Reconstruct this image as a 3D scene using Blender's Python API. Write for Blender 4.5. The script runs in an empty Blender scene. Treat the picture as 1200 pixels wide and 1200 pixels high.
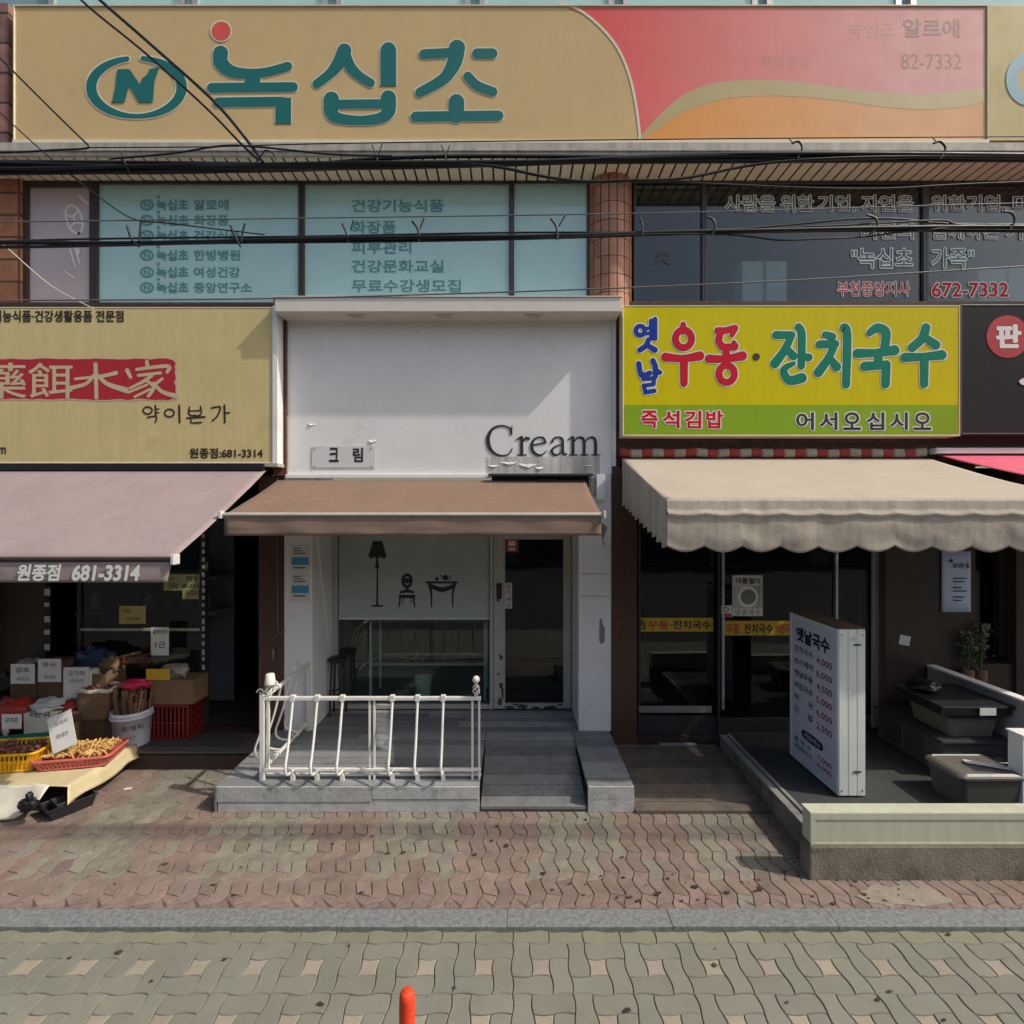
import bpy, bmesh, math, random
from mathutils import Vector, noise
random.seed(7)
R = math.radians
S = bpy.context.scene
COL = S.collection
H, FP = 2.5, 600.0          # eye height, focal length of the 1200 px photograph in pixels

# ------------------------------------------------------------------ camera, sky, sun, exposure
cam = bpy.data.objects.new('camera', bpy.data.cameras.new('camera')); COL.objects.link(cam)
cam.location = (0, 0, H); cam.rotation_euler = (R(90), 0, 0)
cam.data.sensor_width = 36; cam.data.lens = 18; cam.data.clip_end = 500; cam.data.clip_start = .05
S.camera = cam
LD = Vector((-3.4, 1.0, -3.7)).normalized()          # the way the sunlight travels
w = bpy.data.worlds.new('World'); S.world = w; w.use_nodes = True
nt = w.node_tree; bg = nt.nodes['Background']
sky = nt.nodes.new('ShaderNodeTexSky'); sky.sky_type = 'NISHITA'; sky.sun_disc = False
sky.sun_elevation = math.asin(-LD.z); sky.sun_rotation = math.atan2(-LD.x, -LD.y)
sky.air_density = 1.3; sky.dust_density = 4.5
nt.links.new(sky.outputs[0], bg.inputs[0]); bg.inputs[1].default_value = .15
sl = bpy.data.lights.new('sun', 'SUN'); sl.energy = 3.4; sl.angle = R(1.0); sl.color = (1, .93, .82)
so = bpy.data.objects.new('sun', sl); COL.objects.link(so)
so.rotation_euler = LD.to_track_quat('-Z', 'Y').to_euler(); so.location = (8, -3, 9)
S.view_settings.view_transform = 'Standard'; S.view_settings.look = 'None'
S.view_settings.exposure = -.05; S.view_settings.gamma = 1
S.cycles.max_bounces = 6; S.cycles.transparent_max_bounces = 12

# ------------------------------------------------------------------ helpers
def X(px, Y): return (px-600)/FP*Y
def Z(py, Y): return H-(py-600)/FP*Y
def P(px, py, Y): return (X(px, Y), Y, Z(py, Y))
def lin(c): return tuple(((v/255+.055)/1.055)**2.4 if v > 10 else v/255/12.92 for v in c)

def mat(name, col, rough=.65, var=.12, scale=6, bump=0., bscale=80, metal=0., streak=0., island=0., spec=.4,
        stain=None, stain_amt=.5, stain_scale=3, stain_lo=.52, attr=None, emit=0., sheen=0.):
    m = bpy.data.materials.new(name); m.use_nodes = True
    t = m.node_tree; N = t.nodes; L = t.links; b = N['Principled BSDF']
    b.inputs['Roughness'].default_value = rough; b.inputs['Metallic'].default_value = metal
    b.inputs['Specular IOR Level'].default_value = spec
    if sheen: b.inputs['Sheen Weight'].default_value = sheen
    tc = N.new('ShaderNodeTexCoord'); co = tc.outputs['Object']
    def nz(sc, det=4, vec=co, ro=.6):
        n = N.new('ShaderNodeTexNoise'); n.inputs['Scale'].default_value = sc; n.inputs['Detail'].default_value = det
        n.inputs['Roughness'].default_value = ro; L.new(vec, n.inputs['Vector']); return n.outputs['Fac']
    def mr(src, a, bb, c, d):
        n = N.new('ShaderNodeMapRange'); L.new(src, n.inputs[0])
        for i, vv in enumerate((a, bb, c, d)): n.inputs[i+1].default_value = vv
        return n.outputs[0]
    def mul(a, bb):
        n = N.new('ShaderNodeMath'); n.operation = 'MULTIPLY'; L.new(a, n.inputs[0]); L.new(bb, n.inputs[1]); return n.outputs[0]
    f = mr(nz(scale), .25, .75, 1-var, 1+var)
    f = mul(f, mr(nz(scale*7, 5), .25, .75, 1-var*.6, 1+var*.6))
    if streak:
        mp = N.new('ShaderNodeMapping'); mp.inputs['Scale'].default_value = (9, 9, .7); L.new(co, mp.inputs[0])
        f = mul(f, mr(nz(1.5, 5, mp.outputs[0]), .35, .7, 1+streak*.3, 1-streak))
    if island:
        g = N.new('ShaderNodeNewGeometry'); f = mul(f, mr(g.outputs['Random Per Island'], 0, 1, 1-island, 1+island))
    base = N.new('ShaderNodeMix'); base.data_type = 'RGBA'; base.blend_type = 'MULTIPLY'; base.inputs[0].default_value = 1
    if attr:
        a = N.new('ShaderNodeAttribute'); a.attribute_name = attr; L.new(a.outputs['Color'], base.inputs[6])
    else: base.inputs[6].default_value = (*col, 1)
    cc = N.new('ShaderNodeCombineColor')
    for i in range(3): L.new(f, cc.inputs[i])
    L.new(cc.outputs[0], base.inputs[7]); out = base.outputs[2]
    if stain:
        sm = N.new('ShaderNodeMix'); sm.data_type = 'RGBA'
        L.new(mr(nz(stain_scale, 6, ro=.7), stain_lo, stain_lo+.16, 0, stain_amt), sm.inputs[0])
        L.new(out, sm.inputs[6]); sm.inputs[7].default_value = (*stain, 1); out = sm.outputs[2]
    L.new(out, b.inputs['Base Color'])
    if emit: L.new(out, b.inputs['Emission Color']); b.inputs['Emission Strength'].default_value = emit
    L.new(mr(nz(scale*3, 3), .2, .8, max(0, rough-.1), min(1, rough+.12)), b.inputs['Roughness'])
    if bump:
        bp = N.new('ShaderNodeBump'); bp.inputs['Strength'].default_value = bump; bp.inputs['Distance'].default_value = .01
        L.new(nz(bscale, 4), bp.inputs['Height']); L.new(bp.outputs[0], b.inputs['Normal'])
    return m

def glassmat(name, tint=(.8, .88, .86), refl=1.0, film=None, film_a=.0):
    m = bpy.data.materials.new(name); m.use_nodes = True; t = m.node_tree; N = t.nodes; L = t.links
    N.remove(N['Principled BSDF']); o = N['Material Output']
    tr = N.new('ShaderNodeBsdfTransparent'); tr.inputs[0].default_value = (*tint, 1)
    gl = N.new('ShaderNodeBsdfGlossy'); gl.inputs['Roughness'].default_value = .015; gl.inputs[0].default_value = (.95,)*3+(1,)
    fr = N.new('ShaderNodeFresnel'); ge = N.new('ShaderNodeNewGeometry'); io = N.new('ShaderNodeMapRange')
    L.new(ge.outputs['Backfacing'], io.inputs[0]); io.inputs[3].default_value = 1.52; io.inputs[4].default_value = 1/1.52; L.new(io.outputs[0], fr.inputs[0])
    tc = N.new('ShaderNodeTexCoord'); n = N.new('ShaderNodeTexNoise'); n.inputs['Scale'].default_value = 1.3
    L.new(tc.outputs['Object'], n.inputs['Vector'])
    bp = N.new('ShaderNodeBump'); bp.inputs['Strength'].default_value = .06; bp.inputs['Distance'].default_value = .05
    L.new(n.outputs['Fac'], bp.inputs['Height']); L.new(bp.outputs[0], gl.inputs['Normal'])
    mx = N.new('ShaderNodeMixShader'); base = tr.outputs[0]
    if film:
        df = N.new('ShaderNodeBsdfDiffuse'); df.inputs[0].default_value = (*film, 1)
        m2 = N.new('ShaderNodeMixShader'); m2.inputs[0].default_value = film_a
        L.new(tr.outputs[0], m2.inputs[1]); L.new(df.outputs[0], m2.inputs[2]); base = m2.outputs[0]
    ml = N.new('ShaderNodeMath'); ml.operation = 'MULTIPLY'; ml.inputs[1].default_value = refl; L.new(fr.outputs[0], ml.inputs[0])
    L.new(ml.outputs[0], mx.inputs[0]); L.new(base, mx.inputs[1]); L.new(gl.outputs[0], mx.inputs[2])
    L.new(mx.outputs[0], o.inputs[0]); return m

def brickmat(name, c1, c2, mortar, bw, bh, ms=.012, off=.5, rough=.7):
    m = bpy.data.materials.new(name); m.use_nodes = True; t = m.node_tree; N = t.nodes; L = t.links; b = N['Principled BSDF']
    b.inputs['Roughness'].default_value = rough
    tc = N.new('ShaderNodeTexCoord'); sp = N.new('ShaderNodeSeparateXYZ'); L.new(tc.outputs['Object'], sp.inputs[0])
    ad = N.new('ShaderNodeMath'); L.new(sp.outputs[0], ad.inputs[0]); L.new(sp.outputs[1], ad.inputs[1])
    cb = N.new('ShaderNodeCombineXYZ'); L.new(ad.outputs[0], cb.inputs[0]); L.new(sp.outputs[2], cb.inputs[1])
    br = N.new('ShaderNodeTexBrick'); L.new(cb.outputs[0], br.inputs['Vector'])
    br.inputs['Color1'].default_value = (*c1, 1); br.inputs['Color2'].default_value = (*c2, 1); br.inputs['Mortar'].default_value = (*mortar, 1)
    br.inputs['Scale'].default_value = 1; br.inputs['Mortar Size'].default_value = ms; br.inputs['Brick Width'].default_value = bw
    br.inputs['Row Height'].default_value = bh; br.offset = off
    n = N.new('ShaderNodeTexNoise'); n.inputs['Scale'].default_value = 9; n.inputs['Detail'].default_value = 6; L.new(tc.outputs['Object'], n.inputs['Vector'])
    mr = N.new('ShaderNodeMapRange'); L.new(n.outputs['Fac'], mr.inputs[0])
    for i, v in enumerate((.25, .75, .72, 1.25)): mr.inputs[i+1].default_value = v
    mx = N.new('ShaderNodeMix'); mx.data_type = 'RGBA'; mx.blend_type = 'MULTIPLY'; mx.inputs[0].default_value = 1
    cc = N.new('ShaderNodeCombineColor')
    for i in range(3): L.new(mr.outputs[0], cc.inputs[i])
    L.new(br.outputs['Color'], mx.inputs[6]); L.new(cc.outputs[0], mx.inputs[7]); L.new(mx.outputs[2], b.inputs['Base Color'])
    bp = N.new('ShaderNodeBump'); bp.inputs['Strength'].default_value = .5; bp.inputs['Distance'].default_value = .01; bp.invert = True
    L.new(br.outputs['Fac'], bp.inputs['Height']); L.new(bp.outputs[0], b.inputs['Normal'])
    return m

class MB:
    def __init__(s): s.v = []; s.f = []; s.sm = []; s.at = []
    def add(s, vs, fs, smooth=False, at=None):
        o = len(s.v); s.v += [tuple(a) for a in vs]
        for f in fs: s.f.append(tuple(i+o for i in f)); s.sm.append(smooth); s.at.append(at)
        return s
    def box(s, x0, x1, y0, y1, z0, z1, at=None):
        v = [(x0,y0,z0),(x1,y0,z0),(x1,y1,z0),(x0,y1,z0),(x0,y0,z1),(x1,y0,z1),(x1,y1,z1),(x0,y1,z1)]
        return s.add(v, [(0,3,2,1),(4,5,6,7),(0,1,5,4),(1,2,6,5),(2,3,7,6),(3,0,4,7)], at=at)
    def obox(s, c, u, v, n, a, b, h):                  # oriented box: centre of base, axes, half sizes, height along n
        c, u, v, n = Vector(c), Vector(u).normalized(), Vector(v).normalized(), Vector(n).normalized()
        q = [c+u*i*a+v*j*b+n*k for k in (0, h) for i, j in ((-1,-1),(1,-1),(1,1),(-1,1))]
        return s.add(q, [(0,3,2,1),(4,5,6,7),(0,1,5,4),(1,2,6,5),(2,3,7,6),(3,0,4,7)])
    def prism(s, pts, y0, y1):                         # pts (x,z), extruded along y
        n = len(pts); v = [(x, y0, z) for x, z in pts]+[(x, y1, z) for x, z in pts]
        return s.add(v, [tuple(range(n)), tuple(range(2*n-1, n-1, -1))]+[(i, n+i, n+(i+1) % n, (i+1) % n) for i in range(n)])
    def slab(s, pts, z0, z1, at=None):                 # pts (x,y), extruded along z
        n = len(pts); v = [(x, y, z0) for x, y in pts]+[(x, y, z1) for x, y in pts]
        return s.add(v, [tuple(range(n-1, -1, -1)), tuple(range(n, 2*n))]+[(i, (i+1) % n, n+(i+1) % n, n+i) for i in range(n)], at=at)
    def tube(s, path, r, n=8, closed=False):
        path = [Vector(p) for p in path]; m = len(path)
        rs = r if isinstance(r, (list, tuple)) else [r]*m
        vs = []; up = None
        for i, p in enumerate(path):
            if closed: d = path[(i+1) % m]-path[i-1]
            else: d = path[min(i+1, m-1)]-path[max(i-1, 0)]
            d = d.normalized() if d.length > 1e-9 else Vector((0,0,1))
            if up is None: up = Vector((0,0,1)) if abs(d.z) < .9 else Vector((0,1,0))
            a = (up-d*up.dot(d)).normalized(); b = d.cross(a); up = a
            vs += [p+(a*math.cos(2*math.pi*k/n)+b*math.sin(2*math.pi*k/n))*rs[i] for k in range(n)]
        fs = []
        for i in range(m if closed else m-1):
            j = (i+1) % m
            fs += [(i*n+k, i*n+(k+1) % n, j*n+(k+1) % n, j*n+k) for k in range(n)]
        s.add(vs, fs, True)
        if not closed: s.add(vs[:n], [tuple(range(n-1, -1, -1))]); s.add(vs[-n:], [tuple(range(n))])
        return s
    def lathe(s, prof, c, n=24, cap=True):             # prof (r,z)
        vs = [(c[0]+r*math.cos(2*math.pi*k/n), c[1]+r*math.sin(2*math.pi*k/n), c[2]+z) for r, z in prof for k in range(n)]
        fs = [(i*n+k, i*n+(k+1) % n, (i+1)*n+(k+1) % n, (i+1)*n+k) for i in range(len(prof)-1) for k in range(n)]
        s.add(vs, fs, True)
        if cap: s.add(vs[:n], [tuple(range(n-1, -1, -1))]); s.add(vs[-n:], [tuple(range(n))])
        return s
    def grid(s, fn, nu, nv, smooth=True):
        vs = [fn(i/nu, j/nv) for j in range(nv+1) for i in range(nu+1)]
        return s.add(vs, [(j*(nu+1)+i, j*(nu+1)+i+1, (j+1)*(nu+1)+i+1, (j+1)*(nu+1)+i) for j in range(nv) for i in range(nu)], smooth)
    def disc(s, cx, cz, rx, rz, Y, n=32):
        return s.add([(cx+rx*math.cos(2*math.pi*k/n), Y, cz+rz*math.sin(2*math.pi*k/n)) for k in range(n)], [tuple(range(n))])
    def build(s, name, m, parent=None, origin=None, bevel=0, solid=0, attr=None):
        me = bpy.data.meshes.new(name)
        org = Vector(origin) if origin is not None else Vector((0,0,0))
        q = parent
        while q is not None: org += q.location; q = q.parent
        me.from_pydata([tuple(Vector(a)-org) for a in s.v], [], s.f)
        me.polygons.foreach_set('use_smooth', s.sm)
        if attr:
            a = me.color_attributes.new(attr, 'FLOAT_COLOR', 'CORNER')
            for p, c in zip(me.polygons, s.at):
                for li in p.loop_indices: a.data[li].color = (*(c or (.3, .3, .3)), 1)
        me.materials.append(m); me.update()
        o = bpy.data.objects.new(name, me); COL.objects.link(o)
        if parent: o.parent = parent
        if origin is not None: o.location = origin
        if bevel:
            b = o.modifiers.new('bevel', 'BEVEL'); b.width = bevel; b.segments = 2; b.limit_method = 'ANGLE'; b.angle_limit = R(40)
        if solid:
            b = o.modifiers.new('solid', 'SOLIDIFY'); b.thickness = solid; b.offset = 0
        return o

def tag(o, label=None, cat=None, group=None, kind=None):
    if label: o['label'] = label
    if cat: o['category'] = cat
    if group: o['group'] = group
    if kind: o['kind'] = kind
    return o
def thing(name, label, cat, loc, group=None):
    o = bpy.data.objects.new(name, None); COL.objects.link(o); o.location = loc; o.empty_display_size = .1
    return tag(o, label, cat, group)
def mover(o, loc, rz=0):
    o.location = loc; o.rotation_euler.z = rz
def copy_tree(o, parent=None):
    c = o.copy(); COL.objects.link(c)
    if parent: c.parent = parent
    for ch in list(o.children): copy_tree(ch, c)
    return c

def crumple(mb, c, rx, ry, rz, seed, amp=.35, n=26, m=14):
    def fn(a, b):
        th = 2*math.pi*a; ph = math.pi*(b*.98+.01); d = Vector((math.sin(ph)*math.cos(th), math.sin(ph)*math.sin(th), math.cos(ph)))
        k = 1+amp*noise.noise(d*2.2+Vector((seed, 0, 0)))+amp*.5*noise.noise(d*6+Vector((0, seed, 0)))
        return (c[0]+d.x*rx*k, c[1]+d.y*ry*k, c[2]+d.z*rz*k)
    mb.grid(fn, n, m); return mb
# ---- lettering
_cache = {}
def glyphs(body, bold=0., shear=0.):
    k = (body, bold, shear)
    if k not in _cache:
        c = bpy.data.curves.new('t', 'FONT'); c.body = body; c.size = 1; c.offset = bold; c.shear = shear; c.resolution_u = 4
        o = bpy.data.objects.new('t', c); COL.objects.link(o)
        dg = bpy.context.evaluated_depsgraph_get(); dg.update()
        me = bpy.data.meshes.new_from_object(o.evaluated_get(dg))
        vs = [tuple(q.co) for q in me.vertices]; fs = [tuple(p.vertices) for p in me.polygons]
        bpy.data.objects.remove(o); bpy.data.curves.remove(c); bpy.data.meshes.remove(me)
        x0, x1 = min(q[0] for q in vs), max(q[0] for q in vs); y0, y1 = min(q[1] for q in vs), max(q[1] for q in vs)
        _cache[k] = (vs, fs, x0, x1, y0, y1)
    return _cache[k]
def text(mb, body, box, Y, bold=.02, shear=0., ref=None, slope=0):
    """letters filling the pixel box (x0,y0,x1,y1) of a plane at distance Y, facing the street; ref: size by the bold of another copy"""
    vs, fs, x0, x1, y0, y1 = glyphs(body, 0., shear); e = max(0, ref if ref is not None else bold); bold = max(0, bold)
    a, b, c, d = X(box[0], Y), X(box[2], Y), Z(box[3], Y), Z(box[1], Y)
    sx, sz = (b-a)/(x1-x0+2*e), (d-c)/(y1-y0+2*e); nd = 0 if bold < .004 else 8 if bold < .04 else 14
    for i in range(nd+1):                               # weight built from shifted copies, each a hair prouder
        ox, oz = (0, 0) if i == nd else (bold*math.cos(2*math.pi*i/nd), bold*math.sin(2*math.pi*i/nd))
        mb.add([(a+(q[0]-x0+e+ox)*sx, Y-i*4e-5, c+(q[1]-y0+e+oz)*sz) for q in vs], fs)
    return mb
def maptext(mb, body, fn, w, h, bold=.0, nv=None):       # letters mapped by fn(u 0..w, v 0..h); nv: outward, for weight
    vs, fs, x0, x1, y0, y1 = glyphs(body, 0.); nd = 8 if nv else 0; e = bold if nv else 0
    for i in range(nd+1):
        ox, oz = (0, 0) if i == nd else (e*math.cos(2*math.pi*i/nd), e*math.sin(2*math.pi*i/nd))
        mb.add([tuple(Vector(fn((q[0]-x0+e+ox)/(x1-x0+2*e)*w, (q[1]-y0+e+oz)/(y1-y0+2*e)*h))+(Vector(nv)*i*4e-5 if nv else Vector((0, 0, 0)))) for q in vs], fs)
    return mb
def smooth_path(pts, ws, n=6):
    if len(pts) < 3:
        return [Vector(p) for p in pts], list(ws)
    out = []; ow = []
    for i in range(len(pts)-1):
        p0, p1, p2, p3 = [Vector(pts[max(0, min(len(pts)-1, i+k))]) for k in (-1, 0, 1, 2)]
        for k in range(n):
            t = k/n
            out.append(.5*((2*p1)+(p2-p0)*t+(2*p0-5*p1+4*p2-p3)*t*t+(3*p1-p0-3*p2+p3)*t**3)); ow.append(ws[i]+(ws[i+1]-ws[i])*t)
    out.append(Vector(pts[-1])); ow.append(ws[-1]); return out, ow
def stroke2d(pts, ws, rnd=True, smooth=True, grow=0.):
    if not isinstance(ws, (list, tuple)): ws = [ws]*len(pts)
    ws = [q+grow for q in ws]
    p, w = smooth_path(pts, ws) if smooth else ([Vector(q) for q in pts], ws)
    Lf, Rt = [], []; m = len(p)
    for i in range(m):
        d = (p[min(i+1, m-1)]-p[max(i-1, 0)]).normalized(); nn = Vector((-d.y, d.x))
        k = 1.
        if 0 < i < m-1:
            d1 = (p[i]-p[i-1]).normalized(); c = max(.5, abs(Vector((-d1.y, d1.x)).dot(nn))); k = 1/c
        Lf.append(p[i]+nn*w[i]*.5*k); Rt.append(p[i]-nn*w[i]*.5*k)
    polys = [[Lf[i], Rt[i], Rt[i+1], Lf[i+1]] for i in range(m-1)]
    if rnd or grow:
        for e, q in ((0, 1), (m-1, m-2)):
            d = (p[e]-p[q]).normalized(); a0 = math.atan2(d.y, d.x); r = w[e]*.5 if rnd else 0
            if rnd: polys.append([p[e]+Vector((math.cos(a0+t), math.sin(a0+t)))*r for t in [-math.pi/2+math.pi*k/10 for k in range(11)]])
    return polys
def strokes(mb, lst, tr, Y, grow=0., rnd=True, smooth=True):
    """each stroke (points, widths) in crop units -> pixels by tr=(ox,oy,scale) -> plane at Y; every stroke a hair prouder than the last"""
    ox, oy, sc = tr
    for k, s in enumerate(lst):
        if s[0] == 'ring':
            _, cx, cy, rx, ry, wd = s; n = 36; wd = wd+grow; vs = []
            yy = Y-k*.00004
            for i in range(n):
                a = 2*math.pi*i/n
                for q in (-.5, .5): vs.append(P(ox+(cx+(rx+q*wd)*math.cos(a))/sc, oy+(cy+(ry+q*wd)*math.sin(a))/sc, yy))
            mb.add(vs, [(2*i, 2*i+1, (2*i+3) % (2*n), (2*i+2) % (2*n)) for i in range(n)])
        elif s[0] == 'disc':
            _, cx, cy, r = s; yy = Y-k*.00004
            mb.add([P(ox+(cx+(r+grow/2)*math.cos(2*math.pi*i/30))/sc, oy+(cy+(r+grow/2)*math.sin(2*math.pi*i/30))/sc, yy) for i in range(30)], [tuple(range(30))])
        else:
            for j, pl in enumerate(stroke2d(s[0], s[1], rnd and not (len(s) > 2 and s[2] == 'flat'), smooth and not (len(s) > 2 and 'hard' in s[2:]), grow)):
                mb.add([P(ox+q.x/sc, oy+q.y/sc, Y-k*.00004) for q in pl], [tuple(range(len(pl)))])
    return mb

# ------------------------------------------------------------------ materials
M = {}
def D(n, *a, **k): M[n] = mat(n, *a, **k); return M[n]
D('grout', (.085, .075, .06), .9, .3, 20, .6, 120)
D('paver', (.3, .3, .3), .85, .22, 9, .7, 130, attr='tint', island=.10, stain=(.10, .09, .08), stain_amt=.55, stain_scale=5.5, stain_lo=.58)
D('road_paver', (.3, .3, .3), .8, .09, 3, .35, 220, attr='tint', island=.05, stain=(.20, .19, .15), stain_amt=.35, stain_scale=1.6, stain_lo=.55)
D('granite', (.19, .20, .205), .75, .42, 38, .5, 260)
D('concrete', (.21, .19, .15), .9, .25, 5, .7, 60, stain=(.09, .08, .06), stain_amt=.75, stain_scale=3.5, stain_lo=.46)
D('mortar', (.26, .225, .18), .95, .2, 7, .8, 60)
D('asphalt', (.06, .06, .06), .9, .2, 20, .6, 120)
D('white_paint', (.80, .80, .80), .5, .045, 2.2, .12, 30, stain=(.55, .51, .45), stain_amt=.45, stain_scale=1.3, stain_lo=.58)
D('hood_paint', (.66, .63, .565), .5, .05, 2, streak=.03)
D('grey_plaster', (.62, .60, .57), .85, .12, 6, .3, 50, streak=.5)
D('black_letter', (.035, .035, .04), .4, .1)
D('off_white_frame', (.50, .48, .43), .5, .08, 5, streak=.1)
D('door_chip', (.07, .06, .055), .7, .2)
D('flake', (.78, .78, .77), .55, .03)
D('deck', (.225, .235, .24), .75, .16, 7, .4, 40, island=.34, stain=(.12, .13, .14), stain_amt=.6, stain_scale=5, stain_lo=.55)  # top boards kept dark: shade under the awning put into the colour
D('deck_front', (.40, .41, .41), .75, .2, 7, .4, 40, island=.12, stain=(.18, .18, .18), stain_amt=.6, stain_scale=6, stain_lo=.54)  # deck grey lightened for the front boards, standing in for sunlight on them
D('ramp', (.19, .195, .195), .75, .2, 7, .4, 40, island=.3, stain=(.09, .09, .09), stain_amt=.6, stain_scale=5, stain_lo=.54)
D('brown_deck', (.15, .125, .10), .75, .2, 7, .4, 40, island=.32, stain=(.05, .045, .04), stain_amt=.6, stain_scale=5)
D('white_metal', (.74, .73, .70), .42, .06, 10, stain=(.30, .15, .05), stain_amt=.75, stain_scale=5.5, stain_lo=.63)
D('awning_brown', (.205, .125, .08), .85, .08, 3, .35, 8, streak=.08, sheen=.1)
D('awning_valance', (.25, .175, .135), .85, .08, 3, .25, 300)
D('awning_pink', (.30, .24, .24), .8, .09, 2.5, .55, 7, stain=(.36, .24, .24), stain_amt=.7, stain_scale=3, stain_lo=.56)
D('awning_cream', (.425, .365, .30), .8, .06, 2.5, .4, 6, stain=(.34, .27, .20), stain_amt=.45, stain_scale=2, stain_lo=.55)
D('valance_cream', (.47, .415, .345), .8, .10, 3, .35, 16, streak=.22, stain=(.30, .25, .19), stain_amt=.45, stain_scale=4)
D('hot_pink', (.65, .10, .17), .7, .1, 3)
D('red_cloth', (.27, .035, .03), .75, .15, 8); D('pale_cloth', (.31, .27, .22), .75, .15, 8)
D('alu', (.55, .55, .54), .4, .06, 8, metal=.7)
D('beige_sign', (.62, .455, .23), .6, .05, 1.2, streak=.025, spec=.2)
D('beige_sign_left', (.62, .51, .25), .6, .06, 1.5, streak=.07, spec=.2, stain=(.42, .33, .15), stain_amt=.5, stain_scale=1.4, stain_lo=.6)
D('khaki_band', (.50, .40, .19), .5, .06, 1.4)
D('teal_letter', (.008, .15, .15), .6, .05, 2)
D('orange_red', (.75, .10, .07), .45, .05)
D('blue_letter', (.16, .36, .45), .45, .05)
D('fade_letter', (.32, .14, .13), .5, .1)
D('white_halo', (.75, .68, .52), .5, .03)
D('yellow', (.63, .54, .0), .5, .04, 1.5, streak=.05, spec=.15); D('lime', (.25, .41, .02), .5, .04, 1.5, streak=.05, spec=.15)
D('white_ink', (.78, .78, .74), .5, .03); D('red_ink', (.60, .008, .03), .5, .06, spec=.15); D('green_ink', (.0, .215, .13), .5, .06, spec=.15)
D('blue_ink', (.012, .045, .36), .5, .08, spec=.15); D('dark_ink', (.02, .025, .025), .5, .1); D('dark_green_ink', (.0, .06, .035), .5, .1)
D('charcoal', (.022, .022, .026), .6, .15, 2, spec=.12); D('stamp_red', (.42, .02, .035), .5, .10, 4)
D('stamp_ink', (.58, .47, .30), .5, .05); D('brown_ink', (.035, .022, .012), .5, .1)
D('soffit', (.74, .66, .50), .6, .08, 5); D('soffit_gap', (.05, .04, .03), .9)
D('fascia', (.44, .41, .36), .6, .12, 4, streak=.3)
D('brown_frame', (.045, .032, .026), .45, .1); D('grey_frame', (.07, .07, .07), .4, .1)
D('film_teal', (.42, .66, .66), .06, .06, 1.0, spec=.9); D('film_grey', (.52, .44, .46), .14, .08, 2, spec=.6)
D('film_pale', (.27, .45, .45), .22, .05, 1.0, spec=.9)
D('film_text', (.12, .32, .33), .4, .1); D('film_logo', (.84, .72, .72), .4, .1)
D('tile_column', (.42, .20, .125), .45, .12, 9, .1, 50, island=.16)
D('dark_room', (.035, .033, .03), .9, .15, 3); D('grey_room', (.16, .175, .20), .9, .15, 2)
D('dark_steel', (.04, .04, .042), .45, .15, 6); D('black_plastic', (.018, .018, .02), .38, .1)
D('grey_plastic', (.075, .072, .066), .35, .1, 6); D('granite_red', (.085, .045, .032), .3, .4, 60)
D('granite_dark', (.05, .038, .032), .3, .35, 60)
D('cabinet', (.06, .06, .062), .5, .15, 5); D('panel_green', (.50, .515, .40), .5, .06, 3, streak=.12)
D('lightbox_white', (.70, .74, .70), .45, .05, 3, streak=.06); D('lightbox_face', (.62, .64, .76), .35, .04, 2)
D('navy_ink', (.012, .015, .06), .5, .1); D('price_red', (.33, .02, .03), .5, .1)
D('paper', (.70, .70, .68), .8, .05, 5); D('paper_blue', (.48, .58, .72), .7, .05, 5); D('paper_yellow', (.52, .45, .17), .8, .08, 5)
D('sticker_yellow', (.55, .36, .03), .5, .08); D('sticker_red', (.40, .06, .05), .5, .1); D('sky_ink', (.10, .32, .55), .5, .1)
D('cardboard', (.20, .125, .07), .85, .14, 6, .2, 60); D('cardboard_dark', (.105, .062, .038), .85, .16, 6)
D('kraft', (.19, .12, .07), .8, .25, 12, .8, 30); D('bucket', (.56, .60, .72), .35, .04)
D('basket_yellow', (.72, .38, .012), .4, .08); D('basket_pink', (.52, .13, .11), .45, .1); D('crate_red', (.17, .013, .013), .45, .12)
D('tray_green', (.02, .16, .11), .45, .1); D('bark', (.20, .115, .07), .85, .35, 14, .9, 40, island=.5); D('ginger', (.60, .37, .13), .75, .2, 16, island=.25)
D('jujube', (.20, .08, .06), .7, .3, 14, island=.3); D('tarp', (.58, .50, .30), .55, .10, 3, .5, 14, stain=(.40, .33, .18), stain_amt=.5, stain_scale=2)
D('tarp_white', (.66, .62, .52), .5, .08, 4, .4, 18); D('plastic_white', (.62, .62, .62), .4, .05)
D('black_bag', (.012, .012, .014), .3, .2, 10, .9, 30); D('blue_bag', (.02, .035, .08), .35, .2, 8, .9, 25)
D('red_bag', (.33, .035, .025), .4, .2, 8, .9, 25); D('magenta_bag', (.62, .03, .10), .35, .15, 8, .8, 25)
D('led', (.34, .38, .37), .4, .3, 300, emit=.06)
D('cable', (.012, .012, .013), .5, .15); D('wire_grey', (.16, .16, .16), .5, .1); D('wire_white', (.5, .47, .4), .6, .1)
D('bollard', (.80, .06, .015), .6, .12, 9, stain=(.25, .05, .03), stain_amt=.6, stain_scale=16, stain_lo=.55); D('reflector', (.75, .75, .72), .3, .04)
D('leaf_brown', (.05, .038, .028), .8, .3, 30, island=.4); D('leaf_green', (.05, .10, .035), .6, .3, 12, island=.35)
D('petal', (.24, .17, .15), .7, .2, 12); D('pot', (.18, .10, .07), .7, .15)
D('floor_dark', (.075, .07, .066), .6, .2, 4, .2, 60); D('step_brown', (.05, .032, .026), .55, .2, 5)
D('film_frost', (.44, .50, .475), .3, .04, 1.2); D('terrace', (.042, .044, .045), .7, .2, 5, .3, 60)
D('sill_stone', (.25, .245, .235), .5, .15, 6); D('partition', (.30, .29, .285), .6, .08, 3)
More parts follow.
